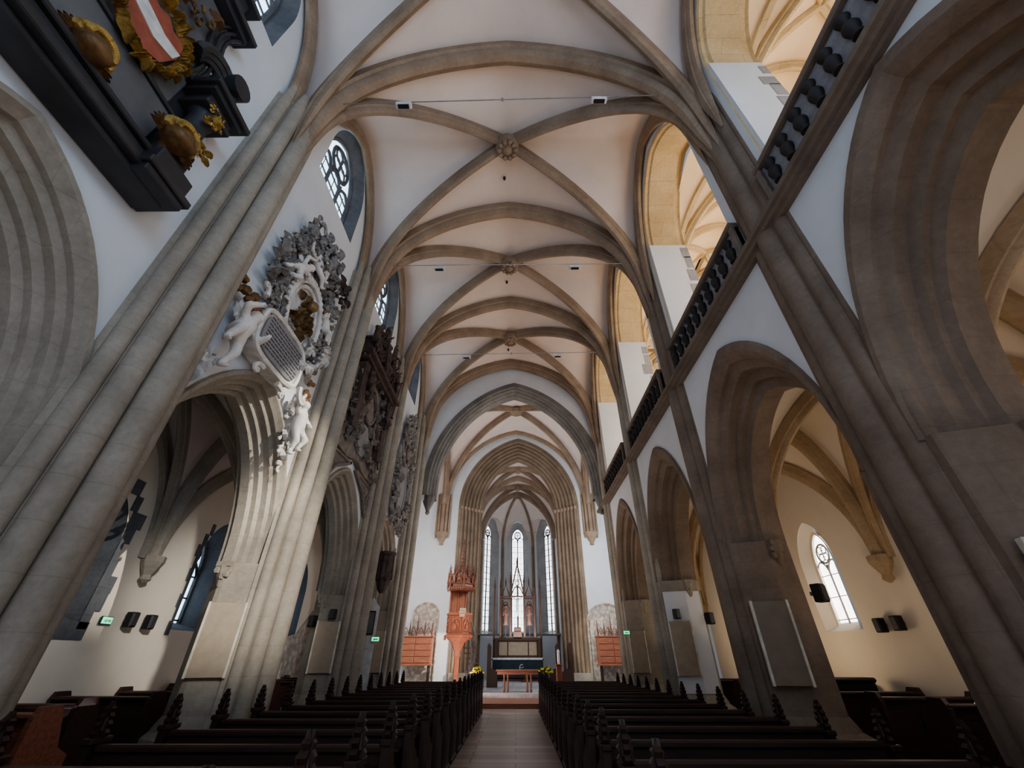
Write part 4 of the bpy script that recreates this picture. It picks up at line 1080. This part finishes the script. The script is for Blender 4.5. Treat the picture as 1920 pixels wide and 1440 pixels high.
# coat of arms
sh = [(-.30,8.25),(-.34,7.95),(-.26,7.62),(0,7.42),(.26,7.62),(.34,7.95),(.30,8.25),(.12,8.2),(0,8.28),(-.12,8.2)]
o = MB(); plate(o, [(x+.22,z-.05) for x,z in sh], -.12,-.26); so_ = o.build('arms_shield', M['red_paint'], root)
o = MB(); plate(o, [(x+.22,z-.03) for x,z in [(-.31,8.02),(-.28,7.80),(.05,7.74),(.30,7.84),(.33,8.02),(.1,7.96)]], -.255,-.275); o.build('white_band', M['stucco'], so_)
o = MB(); 
for i in range(80):
    a = 2*PI*i/80+random.uniform(-.05,.05); leafmb(o, (.22+.37*math.cos(a), 7.85+.48*math.sin(a)), a+random.choice((-.9,.9)), random.uniform(.1,.24), .035, .12, random.uniform(-1.8,1.8), -.2)
o.build('gilt_mantling', M['gold'], root, smooth=True)
o = MB(); ornament(o, lambda: (random.uniform(-.5,.5), random.uniform(8.7,9.3), random.uniform(0,PI)), 30, .15, .3, -.16, .12); o.build('dark_crest', M['dark_gilt'], root, smooth=True)
o = MB()
for z0,z1,w_,d_ in ((9.7,9.8,.95,.3),(9.8,9.9,1.02,.38),(9.9,10.5,.7,.2),(10.5,10.6,.85,.3)): o.bbox(-w_,w_,-d_,0,z0,z1,.015)
o.build('top_cornice', M['black_marble'], root)
# ------------------------------------------------------------------ pulpit
def hexring(r, z, n=6, ph=PI/6): return [(r*math.cos(ph+2*PI*i/n), r*math.sin(ph+2*PI*i/n), z) for i in range(n)]
def pinnacle(mb, x, y, z, h, r=.04):
    mb.lathe([(r,0),(r,h*.3),(r*1.5,h*.33),(r*1.1,h*.38),(r*.6,h*.6),(r*.2,h*.92),(.004,h)], 6, (x,y,z))
    for i in range(4):
        for q in range(4): mb.ball((x+r*(1.2-.2*i)*math.cos(PI/2*q), y+r*(1.2-.2*i)*math.sin(PI/2*q), z+h*(.42+.12*i)), r*.35, 4)
    mb.ball((x,y,z+h*.97), r*.5, 6)
root = thing('pulpit', 'red-brown wooden Gothic pulpit with spired canopy left of the altar', 'pulpit', (-2.6, 21.9, .3), R_(18))
o = MB(); o.loft([hexring(r,z) for r,z in ((.34,0),(.34,.12),(.26,.2),(.14,.34),(.12,.5),(.12,1.25),(.18,1.32),(.14,1.38),(.2,1.55),(.36,1.85))]); o.build('stem', M['red_wood_z'], root)
o = MB(); o.loft([hexring(r,z) for r,z in ((.36,1.82),(.52,1.95),(.68,2.0),(.70,2.06),(.60,2.12),(.56,2.16),(.56,2.85),(.62,2.88),(.64,2.95),(.58,2.97))]); bd = o.build('body', M['red_wood_z'], root)
o = MB()
for i in range(6):
    a0 = PI/6+PI/3*i; a1 = a0+PI/3; am = (a0+a1)/2; cxm, cym = .50*math.cos(am), .50*math.sin(am); tx, ty = -math.sin(am), math.cos(am)
    F = lambda u,z,d=0: (cxm+tx*u+math.cos(am)*(.0+d), cym+ty*u+math.sin(am)*(d), z)
    for zz in (2.22,2.8): o.tube([F(-.22,zz),F(.22,zz)], .02, 4)
    for u in (-.24,.24): o.tube([F(u,2.18),F(u,2.84)], .03, 5)
    pts = full_arch(.17,2.5,.22,2.25,6); o.tube([F(a,z) for a,z in pts], .018, 4)
    for u in (-.08,.08): o.ball(F(u,2.62), .045, 6)
    o.ball(F(0,2.42,.02), .07, 6, 1,1,1.5)
    for q in range(5): o.cyl(F(-.22+.11*q,1.98,.12),F(-.22+.11*q,1.88,.1),.02,4,.005)
o.build('tracery_panels', M['red_wood'], bd)
r2 = MB(); r2.bbox(-.16,.16,-.75,-.55,2.95,3.0,.01); r2.extr([(-.16,3.0),(.16,3.0),(.13,3.12),(-.13,3.12)], lambda a,z,d: (a,-.72+d,z), 0,.04); r2.bbox(-.12,.12,-.66,-.56,2.78,2.98,.01); r2.build('book_rest', M['panel'], root)
o = MB(); o.bbox(-.42,.42,.48,.56,2.1,4.0,.02)
for x in (-.38,0,.38): o.bbox(x-.03,x+.03,.45,.5,2.1,4.0,.01)
o.build('back_board', M['red_wood_z'], root)
o = MB(); o.loft([hexring(r,z) for r,z in ((.60,3.92),(.68,3.95),(.70,4.02),(.62,4.06),(.62,4.2),(.5,4.25))]); cn = o.build('canopy', M['canopy_wood'], root)
o = MB()
for i in range(6):
    a0 = PI/6+PI/3*i; am = a0+PI/6; R2 = .60*math.cos(PI/6)
    tx, ty = -math.sin(am), math.cos(am); F = lambda u,z,d=0,am=am,tx=tx,ty=ty: ((.58+d)*math.cos(am)+tx*u, (.58+d)*math.sin(am)+ty*u, z)
    g = [(-.27,4.2),(0,4.78),(.27,4.2)]
    o.tube([F(*q) for q in g], .03, 4); o.tube([F(-.28,4.18),F(.28,4.18)], .03, 4)
    o.tube([F(.11*math.cos(2*PI*t/10),4.38+.11*math.sin(2*PI*t/10)) for t in range(11)], .018, 4)
    o.extr([(-.25,4.2),(.25,4.2),(0,4.7)], lambda a,z,d,F=F: F(a,z,-.04-d), 0,.02)
    for t in range(4):
        for sg in (-1,1): o.ball(F(sg*.27*(1-t/4),4.24+.14*t), .03, 4)
    for q in range(7): o.cyl(F(-.27+.09*q,4.02,.02),F(-.27+.09*q,3.86,.02),.022,4,.006)
    pinnacle(o, .68*math.cos(a0), .68*math.sin(a0), 3.95, .95, .045)
    pinnacle(o, *F(0,0)[:2], 4.72, .4, .025)
    pinnacle(o, .34*math.cos(a0), .34*math.sin(a0), 4.3, 1.0, .04)
o.build('gables_and_pinnacles', M['canopy_wood'], cn)
g_ = MB()
for am in (-PI/2+.0,-PI/2+PI/3,-PI/2-PI/3):
    tx, ty = -math.sin(am), math.cos(am); F2 = lambda u,z,am=am,tx=tx,ty=ty: (.60*math.cos(am)+tx*u, .60*math.sin(am)+ty*u, z)
    pts = [(-.2,4.22),(-.2,4.4),(0,4.66),(.2,4.4),(.2,4.22)]
    g_.add([F2(*p) for p in pts], [(0,1,2,3,4)])
g_.build('gable_panels', M['red_wood'], cn)
o = MB(); o.loft([hexring(r,z) for r,z in ((.30,4.2),(.28,4.7),(.2,4.75),(.12,5.1),(.08,5.6),(.03,6.1))]); 
for k in range(6):
    for q in range(6): a = PI/3*q; rr = .14-.02*k; o.ball((rr*math.cos(a),rr*math.sin(a),5.0+.17*k), .035, 4)
o.lathe([(.02,0),(.08,.05),(.03,.12),(.07,.2),(.01,.28)], 6, (0,0,6.02)); o.build('spire', M['canopy_wood'], cn)
# stair with dark openwork spiral railing
st = MB()
for i in range(8):
    a = -.2+i*.28; x0, y0 = .75+.28*math.cos(a*1.2), .1+.35*math.sin(a*1.2)
    st.bbox(x0-.25,x0+.22,y0-.1,y0+.16,.18+.2*i,.23+.2*i,.008)
st.build('stair', M['dark_wood'], root)
o = MB(); o.tube([(.42+.35*math.sin(PI*t/14),-.30,.3+2.35*t/14+.15) for t in range(15)], .035, 6); o.tube([(.30+.30*math.sin(PI*t/14),-.30,.15+2.2*t/14) for t in range(15)], .03, 6)
for t in range(9):
    z = .45+.2*t; x = .40+.28*math.sin(PI*t/9)
    for rr in (.12,.06): o.tube([(x+rr*math.cos(2*PI*q/10),-.30,z+rr*math.sin(2*PI*q/10)) for q in range(11)], .016, 4)
o.build('openwork_railing', M['black_marble'], root, smooth=True)

# ------------------------------------------------------------------ altar with retable
AY = 28.6
root = thing('high_altar', 'carved neo-Gothic high altar retable with openwork gable in front of the apse windows', 'altar', (.15, AY, .45))
o = MB(); o.bbox(-1.5,1.5,-.4,.45,0,.12,.01); o.bbox(-1.42,1.42,-.3,.4,.12,.98,.02); o.bbox(-1.5,1.5,-.36,.42,.98,1.05,.015); o.build('altar_block', M['mid_wood'], root)
o = MB(); o.bbox(-1.30,1.30,.1,.4,1.05,1.95,.02); o.bbox(-1.4,1.4,.04,.44,1.92,2.06,.02); o.bbox(-1.36,1.36,.04,.44,1.05,1.15,.02)
for x in (-1.28,1.28): o.bbox(x-.09,x+.09,.02,.4,1.1,2.0,.02)
o.build('predella', M['mid_wood'], root)
for x0,x1 in ((-1.1,-.62),(-.55,.60),(.67,1.12)):
    o = MB(); o.bbox(x0,x1,.07,.11,1.2,1.86,.01); o.build('predella_panel', M['panel'], root)
o = MB()
def post(x, h0, h1, r=.06):
    o.box(x-r,x+r,.15,.15+2*r,h0,h1); pinnacle(o, x, .15+r, h1, .9, r*.9)
for x in (-1.42,-1.05,-.42,.42,1.05,1.42): post(x, 1.9 if abs(x)<1.3 else .6, 4.5 if abs(x)>.9 else 4.8, .06 if abs(x) < 1.3 else .05)
for sx in (-1,1):
    for x, hh in ((sx*.73,4.2),): 
        # side bay: gable, ring, canopy
        o.tube([(x-.30,.2,hh),(x,.2,hh+.75),(x+.30,.2,hh)], .04, 4); o.tube([(x-.32,.2,hh-.05),(x+.32,.2,hh-.05)], .05, 4)
        o.tube([(x+.13*math.cos(2*PI*q/12),.2,hh-.35+.13*math.sin(2*PI*q/12)) for q in range(13)], .03, 4)
        pts = full_arch(.27,hh-.75,.4,hh-1.1,6); o.tube([(x+a,.2,z) for a,z in pts], .03, 4)
        pinnacle(o, x, .2, hh+.7, .5, .04); o.bbox(x-.32,x+.32,.12,.3,hh+.05,hh+.12,.01)
        o.cyl((x,.2,1.95),(x,.2,2.75),.03,6); o.bbox(x-.15,x+.15,.08,.32,2.7,2.78,.01)
    # centre tall gable
    o.tube([(sx*.42,.2,4.35),(sx*.30,.2,4.9),(sx*.16,.2,5.5),(0,.2,6.15)], .04, 5)
    o.tube([(sx*.42,.2,4.3),(sx*.2,.2,4.75),(0,.2,4.9)], .03, 4)
    for q in range(7): o.ball((sx*(.42-.06*q),.2,4.5+.24*q), .045, 4)
o.tube([(.13*math.cos(2*PI*q/12),.2,5.05+.13*math.sin(2*PI*q/12)) for q in range(13)], .02, 4)
o.tube([(-.22,.2,5.25),(.22,.2,5.25)], .02, 4)
pinnacle(o, 0, .2, 6.1, .5, .05)
o.build('openwork_gables', M['mid_wood'], root)
for sx in (-1,1):
    x = sx*.73
    L = [((x,.15,2.9),(x,.15,3.35),.13,.13),((x,.15,3.35),(x,.15,3.55),.13,.12),((x,.13,3.72),(x,.13,3.76),.085,.085),((x-.13,.13,3.5),(x-.15,-.0,3.25),.05,.045),((x+.13,.13,3.5),(x+.12,-.02,3.3),.05,.045),((x-.06,.15,2.8),(x-.08,.12,2.78),.1,.1),((x+.06,.15,2.8),(x+.08,.12,2.78),.1,.1)]
    meta('statue', L, M['statue_wood'], root, .05)
o = MB(); o.bbox(-.26,.26,.0,.34,2.06,2.4,.02); o.bbox(-.22,.22,.02,.32,2.4,2.62,.04); o.build('tabernacle', M['mid_wood'], root)
r2 = thing('crucifix', 'tall dark crucifix with pale figure silhouetted against the central apse window', 'crucifix', (.15, AY-.05, 2.51+.55))
o = MB(); o.bbox(-.035,.035,-.03,.03,0,2.15,.008); o.bbox(-.42,.42,-.03,.03,1.62,1.69,.008)
for x,z in ((-.42,1.655),(.42,1.655),(0,2.15)):
    for a in range(3): o.ball((x+.04*math.cos(2*PI*a/3),0,z+.04*math.sin(2*PI*a/3)), .04, 6)
o.build('cross', M['mid_wood'], r2)
meta('figure', [((0,-.07,1.12),(0,-.08,1.42),.06,.085),((0,-.08,1.52),(.01,-.09,1.53),.03,.03),((.01,-.1,1.6),(.015,-.11,1.62),.055,.055),((-.08,-.07,1.48),(-.22,-.06,1.56),.032,.026),((-.22,-.06,1.56),(-.37,-.05,1.64),.025,.02),((.08,-.07,1.48),(.22,-.06,1.56),.032,.026),((.22,-.06,1.56),(.37,-.05,1.64),.025,.02),
 ((-.03,-.07,1.1),(-.05,-.12,.85),.045,.034),((-.05,-.12,.85),(-.01,-.06,.58),.033,.022),((.03,-.07,1.1),(.04,-.12,.84),.045,.034),((.04,-.12,.84),(.01,-.06,.58),.033,.022),((-.05,-.07,1.1),(.05,-.07,1.1),.06,.06)], M['stucco'], r2, .03)
# altar cloth
r2 = MB(); r2.bbox(-1.52,1.52,-.45,.0,.0,.025,.006); r2.box(-1.42,1.42,-.455,-.445,-.09,.0)
r2 = tag(r2.build('linen_cloth', M['linen'], loc=(.15,AY,1.512)), 'white linen cloth along the top of the dark altar table', 'altar cloth')
r2 = thing('altar_frontal', 'dark blue hanging with pale round emblem on the front of the high altar', 'altar hanging', (.15,AY-.50,.60))
o = MB(); n = 24; o.loft([[(-1.40+2.8*i/n, -.02-.012*math.sin(i*1.9), z) for i in range(n+1)]+[(1.4-2.8*i/n, .02, z) for i in range(n+1)] for z in (0,.84)]); o.build('cloth', M['cloth'], r2)
o = MB(); o.tube([(.22+.12*math.cos(2*PI*q/16+1),-.05,.45+.17*math.sin(2*PI*q/16+1)) for q in range(12)], .018, 4); o.tube([(.1,-.05,.45),(.34,-.05,.5)], .014, 4); o.build('emblem', M['linen'], r2)

# communion table
r2 = thing('communion_table', 'small red-brown wooden table in front of the altar at the end of the aisle', 'table', (.1,21.9,.3))
o = MB(); o.bbox(-.95,.95,-.3,.3,.74,.80,.015); o.build('tabletop', M['table_wood'], r2)
o = MB(); o.bbox(-.88,.88,-.25,.25,.62,.74,.01); o.build('apron', M['table_wood'], r2)
for x in (-.5,.5):
    for dx in (-.08,.08):
        for y in (-.2,.2):
            o = MB(); o.lathe([(.035,0),(.05,.05),(.03,.15),(.04,.35),(.03,.5),(.045,.62)], 8, (x+dx,y,0)); o.build('leg', M['table_wood'], r2)
r2 = thing('book_stand', 'small dark stand under the middle of the altar front', 'stand', (.55,27.2,.45))
o = MB(); o.lathe([(.25,0),(.2,.06),(.05,.15),(.05,.4),(.16,.5)], 8); o.build('base', M['mid_wood'], r2)
o = MB(); o.extr([(-.3,.5),(.3,.5),(.24,.56),(-.24,.56)], lambda a,z,d: (a,d,z), -.2,.2); o.build('top', M['mid_wood'], r2)
# flowers
def bouquet(loc, lab):
    r = thing('flower_bouquet', lab, 'bouquet', loc)
    o = MB(); o.lathe([(.06,0),(.09,.02),(.11,.16),(.10,.22)], 10); o.build('pot', M['dark_wood'], r)
    l = MB(); f = MB()
    for i in range(40):
        a, b = random.uniform(0,2*PI), random.uniform(.1,1.3); R3 = .24
        p = (R3*math.cos(a)*math.sin(b), R3*.8*math.sin(a)*math.sin(b), .24+.22*math.cos(b))
        l.tube([(0,0,.16), p], [.01,.004], 4)
        if i < 26:
            f.lathe([(.01,-.02),(.045,-.0),(.05,.02),(.02,.035)], 8, p)
            for q in range(7): f.ball((p[0]+.045*math.cos(2*PI*q/7),p[1]+.045*math.sin(2*PI*q/7),p[2]), .02, 4)
        else: l.ball(p, .05, 5)
    l.build('leaves', M['leaf'], r); f.build('blossoms', M['yellow'], r, smooth=True)
for x, l in ((-1.38,'yellow bouquet at the end of the left pew block'),(1.12,'yellow bouquet with white touches at the end of the right pew block')):
    s_ = thing('flower_stand', 'dark pedestal under the %s' % l.replace(' with white touches',''), 'stand', (x,18.25,0))
    o = MB(); o.bbox(-.16,.16,-.16,.16,0,.08,.01); o.bbox(-.12,.12,-.12,.12,.08,.72,.01); o.build('column', M['dark_wood'], s_)
    o = MB(); o.bbox(-.17,.17,-.17,.17,.72,.77,.01); o.build('top', M['dark_wood'], s_)
    bouquet((x,18.25,.77), l)
# tall candle
r2 = thing('candle_stand', 'wooden post carrying a tall white candle right of the altar steps', 'candle stand', (1.72,19.6,.15))
o = MB(); o.bbox(-.11,.11,-.11,.11,0,1.12,.015); o.bbox(-.14,.14,-.14,.14,1.12,1.17,.01); o.build('post', M['red_wood_z'], r2)
o = MB(); o.lathe([(.05,0),(.05,.46),(.012,.47),(.008,.50)], 12); tag(o.build('candle', M['wax'], smooth=True, loc=(1.72,19.6,1.32)), 'tall thick white candle standing on the wooden post', 'candle')
# high-backed choir stalls
def stall(x, y, w, rz, lab, h=1.75):
    r = thing('choir_stall', lab, 'choir stall', (x,y,.3), rz)
    o = MB(); o.extr([(-w/2,0),(w/2,0),(w/2,h-.1),(w/2-.06,h),(-w/2+.06,h),(-w/2,h-.1)], lambda a,z,d: (a,d,z), .2,.28); o.build('backrest', M['dark_wood_y'], r)
    o = MB(); o.bbox(-w/2,w/2,-.2,.2,.4,.46,.01); o.build('seat', M['dark_wood'], r)
    for sx in (-1,1):
        o = MB(); o.extr([(-.25,0),(.28,0),(.28,h),(.2,h+.12),(.1,h),(.1,.8),(-.15,.7),(-.25,.6)], lambda a,z,d: (d,a,z), sx*w/2-.03, sx*w/2+.03); o.build('side_panel', M['dark_wood_y'], r)
stall(-1.75,23.6,.55,R_(90),'dark high-backed choir stall between the pulpit and the altar')
stall(-1.15,25.3,.4,R_(90),'narrow dark choir stall deeper in the chancel on the left')
stall(2.0,25.3,.4,R_(-90),'narrow dark choir stall beside the tall candle on the right')
stall(2.45,23.6,.55,R_(-90),'dark high-backed choir stall in front of the right chancel jamb')
# orange-brown cresting cabinets in front of the rubble niches
def wcab(x, w, lab):
    r = thing('panelled_cabinet', lab, 'cabinet', (x,24.6,.3))
    o = MB(); o.bbox(-w/2,w/2,-.22,.22,.95,2.1,.015); o.bbox(-w/2-.04,w/2+.04,-.26,.24,.9,.98,.01); o.bbox(-w/2-.04,w/2+.04,-.26,.24,2.1,2.16,.01); o.build('body', M['red_wood'], r)
    o = MB()
    for sx in (-1,1): o.bbox(sx*(w/2-.12)-.05,sx*(w/2-.12)+.05,-.12,.2,.0,.92,.01)
    o.build('posts', M['dark_wood'], r)
    nb = max(2,int(w/.6))
    for i in range(nb):
        d_ = MB(); a = -w/2+.04+(w-.08)*i/nb
        for q in range(4): d_.bbox(a+.02,a+(w-.08)/nb-.02,-.25,-.21,1.02+.265*q,1.02+.265*q+.24,.012)
        d_.build('door', M['red_wood'], r)
    c = MB(); n = 5
    for i in range(n):
        xx = -w/2+.1+(w-.2)*i/(n-1); pinnacle(c, xx, 0, 2.14, .75 if i != n//2 else 1.0, .035)
        if i < n-1:
            xm = xx+(w-.2)/(n-1)/2; hw = (w-.2)/(n-1)/2
            c.tube([(xm-hw,0,2.2),(xm,0,2.55),(xm+hw,0,2.2)], .025, 4); c.tube([(xm+.06*math.cos(2*PI*q/8),0,2.3+.06*math.sin(2*PI*q/8)) for q in range(9)], .014, 4)
    c.build('cresting', M['canopy_wood'], r)
wcab(-5.05, 1.75, 'red-brown panelled cabinet with Gothic cresting in front of the left rubble niche, half in shadow')
wcab(4.95, 1.6, 'red-brown panelled cabinet with Gothic cresting in front of the right rubble niche')
# ------------------------------------------------------------------ light
w = bpy.data.worlds.new('world'); SC.world = w; w.use_nodes = True
w.node_tree.nodes['Background'].inputs[0].default_value = (.62,.74,.92,1); w.node_tree.nodes['Background'].inputs[1].default_value = .45
def area(name, loc, target, size, power, col, sy=None):
    l = bpy.data.lights.new(name, 'AREA'); l.energy = power; l.color = col; l.size = size
    if sy: l.shape = 'RECTANGLE'; l.size_y = sy
    o = bpy.data.objects.new(name, l); COL.objects.link(o); o.location = loc
    o.rotation_euler = (Vector(target)-Vector(loc)).to_track_quat('-Z','Y').to_euler(); return o
def spot(name, loc, target, ang, power, col, blend=.15, r=.05):
    l = bpy.data.lights.new(name, 'SPOT'); l.energy = power; l.color = col; l.spot_size = R_(ang); l.spot_blend = blend; l.shadow_soft_size = r
    o = bpy.data.objects.new(name, l); COL.objects.link(o); o.location = loc
    o.rotation_euler = (Vector(target)-Vector(loc)).to_track_quat('-Z','Y').to_euler(); return o
COOL = (.52,.74,1); WARM = (1,.78,.55); SUN = (1,.93,.82)
area('west_fill', (3.0,-2.6,8.5), (-4.6,6,8.5), 4, 230, COOL)  # unseen fill added behind the camera, no window there
area('north_fill_light', (-3.5,-2.4,7), (4,6,6), 3, 40, COOL)
area('floor_bounce_fill', (0,-2.2,.6), (0,9,14.5), 4, 120, (1,.80,.68))  # added lamp standing for light bounced off the floor
for k in range(4):
    area('gallery_fill', (7.0,T[k]+B,7.3), (6.6,T[k]+B,14), 2.0, 95, (1,.66,.34))  # warm fill added under the gallery vault, hidden below the rail
    area('gallery_side_fill', (8.4,T[k]+B-1.0,9.6), (4.0,T[k]+B+1.3,9.8), 1.4, 75, (.95,.98,1))  # fill added inside the gallery to brighten the jambs
    area('aisle_right_fill', (5.35,T[k]+B,1.35), (7.1,T[k]+B,3.6), .9, 23, (1,.74,.46))  # warm fill added to brighten the right aisle wall
    area('aisle_left_fill', (-5.65,T[k]+B,.9), (-7.1,T[k]+B,3.5), 1.0, 3.5, (.85,.9,1))  # weak fill added in the left aisle
area('crossing_fill', (-2,19.4,.6), (0,22,14), 3, 240, (1,.74,.62))  # fill added to brighten the crossing
area('crossing_side_fill', (5.0,18.9,6.5), (-2,25,5), 2.5, 520, (.9,.95,1))  # second added crossing fill, in place of daylight
area('chancel_fill', (CX,27.6,2.9), (CX,31,13), 2.2, 80, (.95,.95,1))  # unseen fill added inside the chancel
area('left_transept_fill', (-5.8,19.3,5.5), (4,25,4), 2, 230, (1,.95,.88))  # unseen fill added in the left transept
for y, e in ((6.2,26),(10.7,34),(15.1,42)): area('vault_bounce_fill', (0,y,1.3), (0,y,14), 1.6, e*1.15, (1,.84,.74))  # added lamps low in the nave, standing for bounce onto the vault
# spots added indoors to stand for sunbeams
spot('sun_standin_pier', (3.1,-1.2,6.4), (-4.5,8.0,3.0), 18, 6800, SUN, .8, .3)
spot('sun_standin_cartouche', (6.6,5.0,10.4), (-4.7,7.2,4.9), 13, 7500, SUN, .6)
spot('sun_standin_pulpit', (5.8,20.2,7.5), (-2.5,21.9,2.6), 22, 2400, SUN, .15)
spot('sun_standin_left_cabinet', (6.0,20.5,6.0), (-5.3,24.6,1.0), 14, 9000, SUN, .15)
spot('sun_standin_right_cabinet', (-4.5,19.5,6.5), (4.9,24.8,1.6), 18, 3000, SUN, .5)
spot('sun_standin_bench', (-5.3,3.5,2.9), (-6.2,4.9,.6), 60, 90, (1,.8,.6), .5)
spot('sun_standin_aisle_wall', (-5.2,5.6,2.7), (-7.1,7.2,1.1), 40, 70, (.95,.97,1), .6)
spot('sun_standin_aisle_wall', (-5.3,8.0,2.8), (-7.1,9.8,1.2), 34, 60, (.95,.97,1), .6)
SC.view_settings.view_transform = 'AgX'; SC.view_settings.look = 'AgX - Medium High Contrast'
SC.view_settings.exposure = -.12
